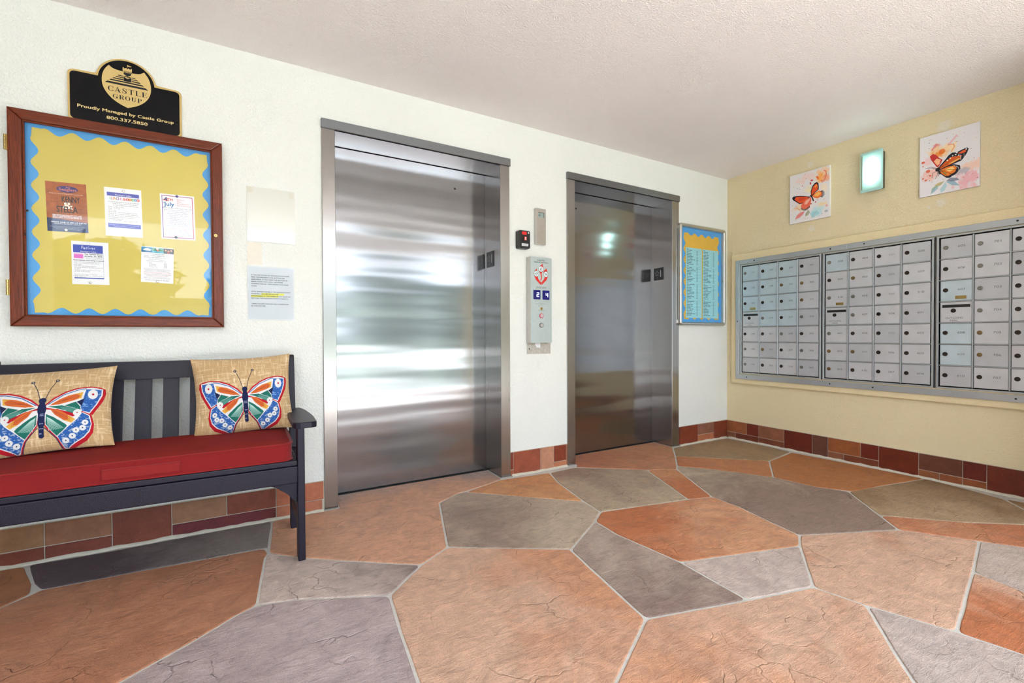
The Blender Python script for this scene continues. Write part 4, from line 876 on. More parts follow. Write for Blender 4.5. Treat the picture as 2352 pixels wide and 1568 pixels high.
obj('glass_door', MB(FA).box(DX0+t_-.004, DX1-t_+.004, DZ0+t_-.004, DZ1-t_+.004, .026, .029), M_glass, dc)
obj('cam_lock', MB(FA).cyl(-.121, 1.502, .009, .029, .037, 18, bev=.0015), M_chrome, dc)
obj('hinge_strip', MB(FA).box(DX0-.006, DX0+.001, DZ0+.05, DZ1-.05, .004, .018, .001, 1), plain('grey_hinge', (120, 122, 120), .4, .8), dc)

# ================================================================== MAILBOXES
V0, V1 = .630, 1.645
tr = thing('mailbox_trim', 'long flat aluminium frame surrounding all three banks of mailboxes', 'frame', (0, -1.2, .585))
UE = 2.335
def tbar(pts): obj('trim_bar', MB(FB).prism(pts, .022, .042, .0015, 1), M_mailf, tr)
to, ti = (.117, .579, 1.692), (.156, .622, 1.650)
for a, b in ((to[0], 1.048), (1.0495, UE)):
    l = a == to[0]
    tbar([(a, to[2]), (b, to[2]), (b if l else b-.039, ti[2]), (ti[0] if l else a, ti[2])]); tbar([(a, to[1]), (b, to[1]), (b if l else b-.039, ti[1]), (ti[0] if l else a, ti[1])])
tbar([(to[0], to[1]), (to[0], to[2]), (ti[0], ti[2]), (ti[0], ti[1])]); tbar([(UE, to[1]), (UE, to[2]), (UE-.039, ti[2]), (UE-.039, ti[1])])
for u, v in ((.30, 1.672), (.93, 1.672), (1.10, 1.672), (1.16, 1.672), (1.95, 1.672), (.23, .600), (.93, .600), (1.22, .600), (1.95, .600), (.137, 1.12)): 
    if u != 1.10: obj('trim_screw', MB(FB).cyl(u, v, .0055, .042, .0428, 14), M_dark, tr)
UN = [(.160, .863, ['101 102 103 OUT 104 105 106', '107 108 109 110 201 202 203', '204 205 206 207 208 209 210', '301 302 303 304 305 306 307']),
      (.872, 1.566, ['308 309 310 OUT 401 402 403', '404 405 406 407 408 409 410', '501 502 503 504 505 506 507', '508 509 510 601 602 603 604']),
      (1.575, 2.270, ['605 606 607 OUT 608 609 610', '701 702 703 704 705 706 707', '- - - - - - -', '- - - - - - -'])]
SIL = {'101', '105', '106', '110', '208', '304', '306', '307', '308', '310', '401', '407', '605', '701', '702', '703', '704', '406'}; BRS = {'202', '205', '302', '303', '403', '405', '409', '705', '706', '402'}
lockmesh = {}
def lockmb():
    m = MB(FB); m.cyl(0, 0, .0135, 0, .003, 20, bev=.001); m.cyl(0, 0, .0095, .003, .0052, 18, bev=.0008); m.box(-.0012, .0012, -.005, .005, .0052, .0056); return m
for nm_, mt in (('d', M_lockd), ('s', M_locks), ('b', M_lockb)):
    m = lockmb(); me = bpy.data.meshes.new('lock'); m.bm.to_mesh(me); me.materials.append(mt); m.bm.free(); lockmesh[nm_] = me
doorcache = {}
M_door2 = [plain('mailbox_door_paint_and_reflection_%d' % i, c, .42, .4, vary=.10, vscale=11, bump=.04) for i, c in enumerate([(196, 212, 220), (206, 208, 212), (194, 197, 202)])]  # first, bluish tone has a reflection put into the colour; others vary by door
M_num = plain('engraved_numeral', (104, 108, 112), .6)
for ui, (a, b, cols) in enumerate(UN):
    un = thing('mailbox_unit', ['mailbox bank nearest the room corner, numbered from 102 to 307', 'middle mailbox bank, numbered from 308 to 604', 'mailbox bank farthest from the corner, numbered from 605 up'][ui], 'mailboxes', (0, -(a+b)/2, V0), 'mailbox banks')
    fl = .014; pit = (b-a-2*fl-.004)/4; rp = (V1-V0-2*fl)/7
    obj('back_plate', MB(FB).box(a, b, V0, V1, .024, .028), plain('recess_shadow_grey', (66, 68, 72), .6), un)
    for q in ((a+.002, a+fl, V0, V1), (b-fl, b-.002, V0, V1), (a+fl, b-fl, V0, V0+fl-.003), (a+fl, b-fl, V1-fl+.003, V1)): obj('frame_bar', MB(FB).box(*q, .028, .040, .0012, 1), M_mailf, un)
    for c in range(1, 4): x = a+fl+.002+pit*c; obj('upright_divider', MB(FB).box(x-.0035, x+.0035, V0+fl, V1-fl, .028, .041, .001, 1), M_mailf, un)
    for r in range(1, 7): z = V0+fl+rp*r; obj('shelf_divider', MB(FB).box(a+fl, b-fl, z-.0028, z+.0028, .028, .0395, .001, 1), M_mailf, un)
    if ui < 2: obj('hinge_strip', MB(Fr((0, 0, 0), (0, -1, 0), (-1, 0, 0), (0, 0, 1))).cyl(b+.0045, .036, .0035, V0, V1, 10), plain('dark_hinge', (60, 60, 62), .5, .6), un)
    for c in range(4):
        nums = cols[c].split(' ')
        for r in range(7):
            u0 = a+fl+.002+pit*c+.0055; u1 = u0+pit-.0108; z1 = V1-fl-rp*r-.0045; z0 = z1-rp+.0085; n = nums[r]
            w0 = .0335
            if n == 'OUT':
                sl = .018; m = MB(FB); 
                m.box(u0, u1, z0, z1-.036, .028, w0, .0012, 1); m.box(u0, u0+.009, z1-.036, z1, .028, w0, .001, 1); m.box(u1-.009, u1, z1-.036, z1, .028, w0, .001, 1); m.box(u0+.009, u1-.009, z1-.0175, z1, .028, w0, .001, 1)
                d = obj('outgoing_mail_door', m, M_door2[1], un); obj('slot_liner', MB(FB).box(u0+.008, u1-.008, z1-.038, z1-.016, .0285, .030), M_black, d)
                for px in (u0+.045, ): lo = bpy.data.objects.new('lock', lockmesh['d']); scn.collection.objects.link(lo); lo.parent = d; lo.location = FB.P((u0+u1)/2-.012, z1-.057, w0)-wloc(d)
                for px in (-.04, .028):
                    for pz in (-.047, -.071): obj('rivet', MB(FB).cyl((u0+u1)/2+px, z1+pz, .0025, w0, w0+.001, 8), M_mailf, d)
                pr = Print(FB, w0); pr.text('OUTGOING', (u0+u1)/2-.008, z0+.022, .0125, (104, 108, 112), G=GM, wid=.088); pr.text('MAIL', (u0+u1)/2-.008, z0+.005, .0125, (104, 108, 112), G=GM, wid=.042); pr.obj('lettering', d)
                continue
            key = (ui, )
            if key not in doorcache:
                d = obj('mailbox_door', MB(FB).box(u0, u1, z0, z1, .028, w0, .0015, 1), None, un); doorcache[key] = (d, u0, z0)
                for q in M_door2: pass
                d.data.materials.append(M_door2[0]); proto = d; d.material_slots[0].link = 'OBJECT'
            else:
                p0, pu, pz = doorcache[key]; d = bpy.data.objects.new('mailbox_door', p0.data); scn.collection.objects.link(d); d.parent = un; d.location = FB.P(u0, z0, 0)-FB.P(pu, pz, 0); d.material_slots[0].link = 'OBJECT'
            d.material_slots[0].material = M_door2[(0 if (ui == 0 and r < 4 and c < 3) or n in ('308', '608', '609', '607', '607') else (1 if (r+c) % 3 else 2))]  # upper doors by the corner and a few others take the painted-in bluish reflection
            ty = 's' if n in SIL else 'b' if n in BRS else 'd'
            lo = bpy.data.objects.new('lock', lockmesh[ty]); scn.collection.objects.link(lo); lo.parent = d
            lo.location = FB.P(u0+.026, z0+.071, w0)-wloc(d)
            if n != '-':
                pr = Print(FB, w0); pr.text(n, u0+.104, z0+.066, .0135, (96, 99, 103) if n not in ('101', '303', '501', '503', '505', '609', '409') else (132, 136, 140), G=GM, wid=.038); pr.obj('door_number', d)
            if n in ('103', '310', '607'):
                bp = obj('brass_label', MB(FB).box(u0+.074, u0+.128, z0+.010, z0+.031, w0, w0+.0012, .0008, 1), M_brass, d)
                
# ================================================================== CANVASES AND WALL LAMP
def canvas(name, label, u0, u1, v0, v1, img, group):
    m, n = img.shape[:2]; fr = Fr(FB.P(u0, v0), FB.u, FB.v, FB.n); c = FB.P((u0+u1)/2, (v0+v1)/2, 0)
    b = obj(name, MB(FB).box(u0, u1, v0, v1, 0, .019, .002, 2), plain('canvas_edge', (222, 216, 212), .7), center=c); tag(b, label, 'picture', group)
    U_, V_ = np.meshgrid(np.linspace(u0+.001, u1-.001, n), np.linspace(v1-.001, v0+.001, m)); P = np.stack([np.full(U_.shape, -.0194), -U_, V_], -1)-np.array(c)
    me = gridmesh('printed_face', P, img, M_canvas); o = bpy.data.objects.new('printed_face', me); scn.collection.objects.link(o); o.parent = b
def shiftpoly(p, f): return [f(*q) for q in p]
# canvas 1 (picture coords from 0..10 across, 0..13.3 down)
p = Paint(230, 300, 0, 10, 0, 13.3, (226, 222, 222))
p.blob(4.2, 1.6, 3.0, 1.3, (238, 208, 202), .8, 11, -.2); p.blob(8.3, 1.8, 1.8, 2.0, (246, 190, 140), .85, 13); p.blob(7.6, 2.6, 1.2, 1.2, (244, 160, 70), .8, 15); p.blob(9.3, 3.2, 1.0, 1.0, (242, 150, 110), .7, 17)
p.blob(2.0, 6.5, 1.8, 2.2, (232, 214, 218), .6, 19); p.blob(5.2, 4.9, 1.6, 1.0, (244, 226, 170), .7, 21); p.blob(8.6, 5.5, 1.0, 1.5, (246, 222, 190), .6, 22); p.blob(3.0, 9.2, 2.4, 1.0, (240, 200, 150), .6, 23); p.blob(7.8, 9.6, 1.5, .6, (246, 206, 140), .6, 25)
p.blob(7.2, 11.6, 1.9, 1.6, (168, 216, 226), .7, 27); p.blob(7.6, 10.6, 1.4, .8, (180, 220, 214), .5, 29); p.blob(2., 11.6, 2., 1.2, (214, 224, 224), .5, 31)
p.line([(8.6, .9), (9.1, 1.3), (9.2, 2.3), (8.9, 3.2), (8.2, 4.0)], .16, (214, 70, 44), .85)
for i in range(60): x, y = rng.uniform(.6, 9.6), rng.uniform(.6, 12.8); p.circ(x, y, rng.uniform(.03, .09), [(180, 60, 50), (60, 50, 60), (206, 120, 80)][i % 3], .7)
for x, y, r in ((5.6, 2.7, .22), (5.9, 2.75, .16), (5.3, 3.3, .2), (5.4, 3.6, .17), (5.5, 8.9, .17), (6.6, 8.7, .15), (3.3, 3.5, .12), (7.0, 2.2, .25), (7.2, 2.6, .25), (8.1, 3.5, .22)): p.circ(x, y, r, (196, 36, 40) if x < 6.8 else (224, 96, 40), .9)
ORN, DOR, BKP = (226, 84, 38), (196, 50, 30), (30, 30, 40)
p.poly([(5.2, 6.9), (3.6, 6.3), (2.0, 5.9), (1.0, 5.8), (.6, 6.1), (.8, 6.7), (1.7, 7.5), (2.6, 8.3), (3.4, 8.3), (5.1, 7.2)], BKP); p.poly([(5.0, 6.95), (3.6, 6.5), (2.0, 6.15), (1.5, 6.2), (1.3, 6.7), (1.9, 7.4), (2.7, 8.1), (3.5, 8.1)], ORN); p.blob(3., 7., 1.6, .5, DOR, .6, 41)
p.poly([(5.5, 7.1), (4.2, 7.4), (3.0, 8.6), (3.0, 9.3), (3.4, 9.8), (4.3, 10.2), (5.1, 9.8), (5.3, 9.0), (5.6, 8.0)], (232, 110, 84)); p.poly([(5.2, 7.3), (4.2, 7.8), (3.8, 8.6), (4.4, 8.8), (5.1, 8.0)], (242, 196, 176), .8)
for i in range(9): x = 3.0+i*.26; y = 9.45+.55*math.sin(i/8*math.pi); p.line([(x, y), (x+.05, y+.35)], .17, (24, 44, 44))
p.poly([(5.5, 7.0), (5.4, 5.6), (5.8, 4.3), (6.3, 3.7), (6.9, 3.5), (7.3, 3.9), (7.4, 4.8), (7.4, 5.6), (6.5, 6.2), (5.8, 7.0)], BKP); p.poly([(5.6, 6.8), (5.6, 5.6), (6.0, 4.5), (6.5, 4.0), (6.9, 3.9), (7.2, 4.6), (7.2, 5.5), (6.3, 6.1)], ORN); p.blob(6.8, 4.4, .45, .5, (244, 170, 70), .9, 43)
p.poly([(5.8, 7.0), (6.4, 6.3), (7.4, 5.9), (8.1, 6.3), (8.4, 6.9), (8.2, 7.5), (7.2, 7.9), (6.4, 7.6)], (236, 120, 60)); p.poly([(6.2, 7.0), (6.8, 6.4), (7.5, 6.2), (7.9, 6.8), (7.2, 7.4)], (248, 190, 96), .9)
for i in range(7): a_ = -1.2+i*.4; p.line([(7.7+.55*math.cos(a_), 6.95+.75*math.sin(a_)), (8.0+.75*math.cos(a_), 7.0+.9*math.sin(a_))], .17, (26, 36, 60))
p.line([(5.3, 6.7), (5.7, 7.1), (6.1, 8.2)], .3, (28, 26, 30))
for c_, pts in (((228, 110, 104), [(1.4, 12.2), (1.9, 11.2), (2.8, 10.6), (3.9, 10.5), (3.5, 11.3), (2.6, 12.0)]), ((146, 152, 120), [(4.1, 12.0), (4.1, 11.2), (4.8, 10.3), (5.2, 11.0), (4.9, 11.7)]), ((152, 206, 216), [(5.7, 12.6), (5.4, 11.6), (6.0, 11.0), (7.0, 11.1), (7.6, 11.9), (6.4, 12.7)])): p.poly(pts, c_, .75); p.line([pts[0], pts[len(pts)//2]], .06, (180, 90, 90), .5)
p.circ(9.3, 10.3, .32, (236, 150, 140), .6); p.circ(9.2, 11.7, .42, (160, 166, 180), .8, ry=.3); p.line([(1.2, 9.1), (2.6, 9.7), (3.9, 9.9)], .1, (220, 140, 60), .8); p.line([(1.6, 8.6), (2.8, 10.2), (3.8, 10.1)], .1, (214, 130, 60), .7)
canvas('butterfly_canvas', 'watercolour butterfly canvas left of the wall lamp, small orange butterfly with spread wings', .602, .914, 1.935, 2.346, p.img, 'butterfly canvases')
# canvas 2 (0..10, 0..13.3)
p = Paint(260, 340, 0, 10, 0, 13.3, (226, 222, 224))
p.blob(8.2, 11.6, 2.6, 2.2, (232, 170, 176), .85, 51); p.blob(9.0, 8.6, 2.2, 1.2, (240, 196, 172), .8, 53); p.blob(3.6, 4.2, 2.6, 1.8, (244, 196, 140), .8, 55); p.blob(3.6, 4.4, 1.6, .9, (240, 140, 60), .85, 57); p.blob(5.2, 3.6, 1.4, 1.1, (248, 214, 160), .8, 59); p.blob(1.4, 5.6, 1.2, 1.6, (242, 190, 190), .6, 61)
p.blob(2.4, 8.6, 1.8, 1.5, (240, 176, 160), .7, 63); p.blob(6.6, 9.4, 2.0, .9, (160, 158, 170), .6, 65); p.blob(3.0, 2.5, .8, .5, (226, 130, 130), .8, 66); p.line([(5.0, 3.1), (6.3, 1.6)], .4, (230, 168, 172), .7); p.line([(2.2, 3.3), (2.9, 2.3)], .36, (222, 128, 130), .8); p.line([(5.4, 4.8), (6.0, 3.8), (5.8, 3.2), (5.0, 3.1)], .13, (214, 110, 60), .7); p.circ(3.9, 4.2, .55, (230, 110, 40), .8)
for x, y, r in ((.6, 5.6, .32), (1.5, 7.8, .38), (.6, 9.2, .2), (1.1, 9.7, .24), (1.9, 8.9, .2), (.6, 6.5, .16)): p.circ(x, y, r, (218, 86, 60), .85, ry=r*.8)
for i in range(70): x, y = rng.uniform(.5, 9.7), rng.uniform(.6, 12.9); p.circ(x, y, rng.uniform(.03, .08), [(170, 70, 60), (70, 60, 70), (200, 120, 90)][i % 3], .7)
p.poly([(3.0, 7.3), (2.0, 5.4), (1.8, 4.6), (2.3, 4.2), (2.9, 4.6), (3.4, 5.4), (4.0, 6.0), (3.6, 7.0), (3.2, 7.4)], (196, 52, 50)); p.poly([(3.1, 7.0), (2.5, 5.9), (3.0, 5.4), (3.7, 5.9), (3.5, 6.8)], (248, 196, 150), .9)
p.poly([(3.2, 7.6), (4.4, 6.2), (5.0, 5.4), (5.6, 5.0), (6.3, 5.2), (7.2, 4.9), (8.0, 4.7), (8.3, 5.0), (8.0, 5.9), (7.6, 6.6), (7.1, 7.2), (5.2, 7.7), (3.7, 8.1)], BKP)
p.poly([(3.5, 7.6), (4.6, 6.5), (5.4, 5.9), (6.6, 6.0), (7.2, 6.1), (7.0, 6.8), (5.4, 7.4), (3.7, 7.9)], (226, 100, 36)); p.poly([(6.5, 5.5), (7.3, 5.15), (7.9, 5.05), (7.8, 5.6), (7.2, 5.7)], (232, 96, 44)); p.poly([(4.9, 7.2), (6.6, 6.5), (6.9, 6.7), (5.5, 7.3)], (250, 206, 110), .9)
p.poly([(3.6, 8.0), (5.0, 7.6), (6.0, 7.6), (6.9, 8.1), (7.0, 8.9), (6.3, 9.8), (5.2, 10.3), (4.6, 10.1), (3.6, 8.9)], BKP); p.poly([(3.7, 8.1), (5.0, 7.8), (6.0, 7.9), (6.4, 8.5), (6.1, 9.3), (5.0, 9.8), (4.5, 9.7), (3.7, 8.8)], (234, 124, 40)); p.poly([(4.4, 8.3), (5.6, 8.0), (6.1, 8.6), (5.2, 9.0)], (252, 214, 130), .9); p.poly([(4.0, 8.7), (4.6, 9.0), (4.8, 9.4), (4.3, 9.2)], (140, 150, 70), .8)
for a_, b_, c_ in ((3.5, 7.7, (7.0, 6.4)), (3.5, 7.7, (6.4, 6.0)), (3.7, 8.2, (6.3, 8.8)), (3.7, 8.3, (5.6, 9.6)), (3.7, 8.3, (4.8, 9.8))): p.line([(a_, b_), c_], .07, (60, 34, 24), .8)
for i in range(16): t = i/15; p.circ(7.3+.35*math.cos(i*2.1)-.1, 5.9+t*1.1, .06, (236, 232, 226)); 
for i in range(22): t = i/21; q = -1.2+t*2.6; p.circ(5.3+1.42*math.cos(q)+.06*(i % 2), 8.95+1.12*math.sin(q), .06, (236, 232, 226))
for x, y in ((5.7, 5.7), (6.2, 5.6), (6.7, 5.9), (5.3, 6.1), (6.4, 5.25), (7.9, 5.0), (4.8, 6.4)): p.circ(x, y, .13, (240, 236, 230))
p.circ(3.2, 7.9, .42, (30, 28, 34), ry=.4); p.line([(3.3, 8.1), (3.6, 8.9)], .34, (30, 28, 34)); p.line([(3.0, 7.6), (2.0, 7.0), (1.2, 7.1)], .07, (90, 40, 40)); p.line([(3.0, 7.7), (2.0, 7.25), (1.5, 7.3)], .06, (90, 40, 40))
for pts in ([(3.0, 8.2), (2.3, 8.4), (2.2, 9.4)], [(3.1, 8.3), (3.2, 8.9), (2.8, 9.8)], [(3.3, 8.4), (3.4, 9.4)]): p.line(pts, .07, (70, 50, 44))
for c_, pts in (((130, 160, 110), [(4.4, 10.7), (3.8, 11.4), (2.9, 11.8), (2.0, 13.0), (2.2, 11.9), (3.2, 11.0)]), ((140, 176, 190), [(2.0, 13.0), (2.3, 12.0), (3.2, 11.6), (3.3, 12.0), (2.7, 12.6)]), ((160, 200, 210), [(4.5, 11.0), (4.8, 11.8), (4.4, 12.8), (3.8, 13.2), (3.6, 12.4)]), ((130, 170, 190), [(4.6, 11.0), (5.8, 10.9), (6.9, 12.4), (5.6, 12.0)]), ((110, 116, 136), [(4.6, 10.8), (5.4, 10.3), (6.4, 10.6), (6.9, 11.2), (5.6, 11.2)]), ((206, 176, 120), [(2.6, 11.2), (3.4, 10.8), (4.2, 10.8), (3.4, 11.5)])): p.poly(pts, c_, .75)
canvas('butterfly_canvas', 'watercolour butterfly canvas right of the wall lamp, large monarch in side view', 1.477, 1.778, 1.934, 2.342, p.img, 'butterfly canvases')

lp = thing('wall_lamp', 'lit rectangular wall lamp with clear glass lens and black back box', 'lamp', (0, -1.21, 2.05))
obj('back_box', MB(FB).box(1.152, 1.272, 2.062, 2.332, 0, .040, .004, 2), M_black, lp)
M_len = glass('lamp_lens', (.86, .95, .93), 1.5, .08)
M_emi = emit('lamp_bulb_glow', (226, 250, 246), 9.)
M_refl = plain('lamp_reflector', (196, 222, 216), .4, .0)
obj('reflector', MB(FB).box(1.146, 1.276, 2.056, 2.338, .040, .044, .002), M_refl, lp)
obj('bulb', MB(Fr((0, 0, 0), (0, -1, 0), (-1, 0, 0), (0, 0, 1))).cyl(1.205, .057, .011, 2.125, 2.285, 20, bev=.004), M_emi, lp, smooth=True)
lm = MB(FB); lo_, li_ = rrect(1.139, 1.281, 2.049, 2.344, .010, 4), rrect(1.150, 1.268, 2.062, 2.332, .008, 4)
rings = [[lm.bm.verts.new(FB.P(x, z, w_)) for x, z in rg] for rg, w_ in ((lo_, .042), (lo_, .058), (li_, .078))]
for ra, rb in zip(rings, rings[1:]):
    for i in range(len(ra)): lm.bm.faces.new([ra[i], ra[(i+1) % len(ra)], rb[(i+1) % len(ra)], rb[i]])
lm.bm.faces.new(rings[-1]); obj('glass_lens', lm, M_len, lp)
rm = MB(FB)
for i in range(len(lo_)): 
    a, b = lo_[i], lo_[(i+1) % len(lo_)]; c, d = [(x*.88+y*.12, z*.88+q*.12) for (x, z), (y, q) in ((lo_[i], (1.21, 2.197)), (lo_[(i+1) % len(lo_)], (1.21, 2.197)))]
    rm.bm.faces.new([rm.bm.verts.new(FB.P(*a, .0585)), rm.bm.verts.new(FB.P(*b, .0585)), rm.bm.verts.new(FB.P(*d, .062)), rm.bm.verts.new(FB.P(*c, .062))])
obj('lens_rim', rm, plain('translucent_rim', (196, 224, 222), .2), lp)

# ================================================================== BENCH
XL, XR = -4.985, -3.838
bn = thing('garden_bench', 'dark purple slatted bench under the notice board', 'bench', ((XL+XR)/2, -.33, 0))
for side, x0, x1 in ((1, XR-.030, XR), (-1, XL, XL+.030)):
    obj('front_leg', MB().box(x0, x1, -.602, -.530, 0, .588, .004), M_bench, bn)
    # rear leg rises and leans back into the top rail
    m = MB(); y0, y1 = (-.200, -.135), (-.115, -.060)
    def ring(z, ya, yb): return [(x0, ya, z), (x1, ya, z), (x1, yb, z), (x0, yb, z)]
    rs = [ring(0, -.205, -.140), ring(.42, -.205, -.140), ring(.885, -.112, -.058), ring(.897, -.100, -.066)]
    vs = [[m.bm.verts.new(p_) for p_ in r_] for r_ in rs]
    for ra, rb in zip(vs, vs[1:]):
        for i in range(4): m.bm.faces.new([ra[i], ra[(i+1) % 4], rb[(i+1) % 4], rb[i]])
    m.bm.faces.new(vs[0][::-1]); m.bm.faces.new(vs[-1]); bmesh.ops.bevel(m.bm, geom=[e for e in m.bm.edges], offset=.003, segments=2, affect='EDGES')
    obj('rear_leg', m, M_bench, bn)
    xa, xb = (XR-.046, XR+.054) if side > 0 else (XL-.054, XL+.046)
    ap = [(xa, -.115), (xa, -.575), (xa+.012, -.598), (xa+.030, -.606), (xb-.025, -.606), (xb-.006, -.594), (xb, -.570), (xb, -.45), (xb-.004, -.36), (xb-.014, -.22), (xb-.024, -.13), (xb-.034, -.115)]
    if side < 0: ap = [(xa+xb-x, y) for x, y in ap]
    obj('armrest', MB().prism(ap, .588, .614, .006, 3), M_bench, bn)
    obj('side_stretcher', MB().box(x0+.004, x1-.004, -.535, -.195, .125, .185, .003), M_bench, bn)
    obj('side_rail', MB().box(x0+.002, x1-.002, -.535, -.195, .35, .425, .003), M_bench, bn)
    # curved corner bracket under the apron
    s = -1 if side > 0 else 1; xe = x0 if side > 0 else x1
    pts = [(0, .352), (.112, .352), (.108, .346), (.092, .343), (.078, .334), (.068, .322), (.052, .312), (.036, .300), (.024, .282), (.014, .268), (.004, .262), (0, .262)]
    obj('corner_bracket', MB(Fr((xe, 0, 0), (s, 0, 0), (0, 0, 1), (0, -1, 0))).prism(pts, .560, .586, .002, 1), M_bench, bn)
obj('apron', MB().box(XL+.030, XR-.030, -.606, -.580, .350, .424, .004), M_bench, bn)
for i in range(5): y = -.605+i*.092; obj('seat_slat', MB().box(XL+.031 if i else XL+.031, XR-.031, y, y+.084, .426, .449, .004), M_bench, bn)
for x in (-4.412, XR-.052, XL+.052):
    for z in (.372, .402): obj('apron_screw', MB(FA).cyl(x, z, .0045, .606, .6066, 10), M_dark, bn)
def backy(z, d=0): return -.178+(z-.42)*.205+d       # front face of the back rest
def lean(x0, x1, z0, z1, th, inset=0):
    p_ = [(x0, backy(z0, inset), z0), (x1, backy(z0, inset), z0), (x1, backy(z0, inset)+th, z0), (x0, backy(z0, inset)+th, z0), (x0, backy(z1, inset), z1), (x1, backy(z1, inset), z1), (x1, backy(z1, inset)+th, z1), (x0, backy(z1, inset)+th, z1)]
    m = MB(); m.poly8(p_); bmesh.ops.bevel(m.bm, geom=list(m.bm.edges), offset=.0035, segments=2, affect='EDGES'); return m
obj('top_rail', lean(XL+.030, XR-.030, .798, .880, .036, -.008), M_bench, bn); obj('bottom_rail', lean(XL+.030, XR-.030, .455, .500, .034, 0), M_bench, bn)
x = -4.507
k0 = -4
for k in range(-4, 7):
    xs = -4.507+k*.1045
    if xs < XL+.032 or xs+.061 > XR-.032: continue
    obj('back_slat', lean(xs, xs+.0615, .496, .800, .020, .006), M_bench, bn)

# cushion: boxed with rounded ends, piped seams and a strap handle
CX0, CX1, CY0, CY1, CZA, CZB = -4.935, -3.886, -.598, -.165, .450, .530
m = MB(); m.prism(rrect(CX0, CX1, CY0, CY1, .045, 6), CZA, CZB-.004, .010, 4)
bmesh.ops.triangulate(m.bm, faces=[f for f in m.bm.faces if len(f.verts) > 4])
cu = obj('seat_cushion', m, M_cush, smooth=False); tag(cu, 'long red boxed seat cushion on the bench', 'cushion')
NX, NY = 60, 24; m = MB(); gv = []
for j in range(NY+1):
    row = []
    for i in range(NX+1):
        a, b = i/NX*2-1, j/NY*2-1; x = CX0+.008+(a+1)/2*(CX1-CX0-.016); y = CY0+.008+(b+1)/2*(CY1-CY0-.016)
        r_ = .04; dx = max(0, abs(x-(CX0+CX1)/2)-((CX1-CX0)/2-.008-r_)); dy = max(0, abs(y-(CY0+CY1)/2)-((CY1-CY0)/2-.008-r_))
        if dx > 0 and dy > 0:
            q = math.hypot(dx, dy)
            mx = max(dx, dy)/q; sgx = 1 if x > (CX0+CX1)/2 else -1; sgy = 1 if y > (CY0+CY1)/2 else -1
            x = sgx*((CX1-CX0)/2-.008-r_+dx*mx)+(CX0+CX1)/2; y = sgy*((CY1-CY0)/2-.008-r_+dy*mx)+(CY0+CY1)/2
        z = CZB-.004+.016*((1-abs(a)**6)*(1-abs(b)**3))**.6+.0012*math.sin(x*31+y*17)*(1-abs(a)**4)*(1-abs(b)**4)
        row.append(m.bm.verts.new((x, y, z)))
    gv.append(row)
for j in range(NY):
    for i in range(NX): m.bm.faces.new([gv[j][i], gv[j][i+1], gv[j+1][i+1], gv[j+1][i]])
obj('crowned_top', m, plain('red_canvas_top', (128, 30, 26), .85, spec=.2, vary=.12, vscale=7), cu, smooth=True)
def tube(pts, r, n=8, closed=False):
    m = MB(); rings = []; N_ = len(pts)
    for i, p_ in enumerate(pts):
        a = Vector(pts[(i-1) % N_] if closed or i else pts[0]); b = Vector(pts[(i+1) % N_] if closed or i < N_-1 else pts[-1]); t = (b-a).normalized()
        s_ = t.cross(Vector((0, 0, 1))); s_ = s_.normalized() if s_.length > 1e-4 else Vector((1, 0, 0)); q = s_.cross(t)
        rings.append([m.bm.verts.new(Vector(p_)+s_*r*math.cos(6.2832*k/n)+q*r*math.sin(6.2832*k/n)) for k in range(n)])
    for i in range(N_ if closed else N_-1):
        ra, rb = rings[i], rings[(i+1) % N_]
        for k in range(n): m.bm.faces.new([ra[k], ra[(k+1) % n], rb[(k+1) % n], rb[k]])
    return m
for z_ in (CZB-.006, CZA+.003): obj('piping', tube([(x, y, z_) for x, y in rrect(CX0-.001, CX1+.001, CY0-.001, CY1+.001, .046, 8)], .0035, 8, True), M_cushp, cu, smooth=True)
M_strap = fabric('faded_red_strap', (136, 32, 32), 1400)
sh_ = obj('strap_handle', MB(FA).prism(rrect(-4.522, -4.288, .468, .502, .003, 2), -CY0-.001, -CY0+.006, .0015, 1), M_strap, cu)
for q in ((-4.524, -4.286, .5015, .5035), (-4.524, -4.286, .4665, .4685), (-4.524, -4.522, .467, .503), (-4.288, -4.286, .467, .503), (-4.475, -4.4735, .468, .502), (-4.3365, -4.335, .468, .502)): obj('stitching', MB(FA).box(*q, -CY0, -CY0+.0064), M_cushp, sh_)
st = obj('tie_strap', MB().poly8([(-4.733, -.56, .352), (-4.722, -.56, .352), (-4.722, -.558, .352), (-4.733, -.558, .352), (-4.712, -.575, .375), (-4.700, -.575, .375), (-4.700, -.573, .375), (-4.712, -.573, .375)]), M_cushp, cu)

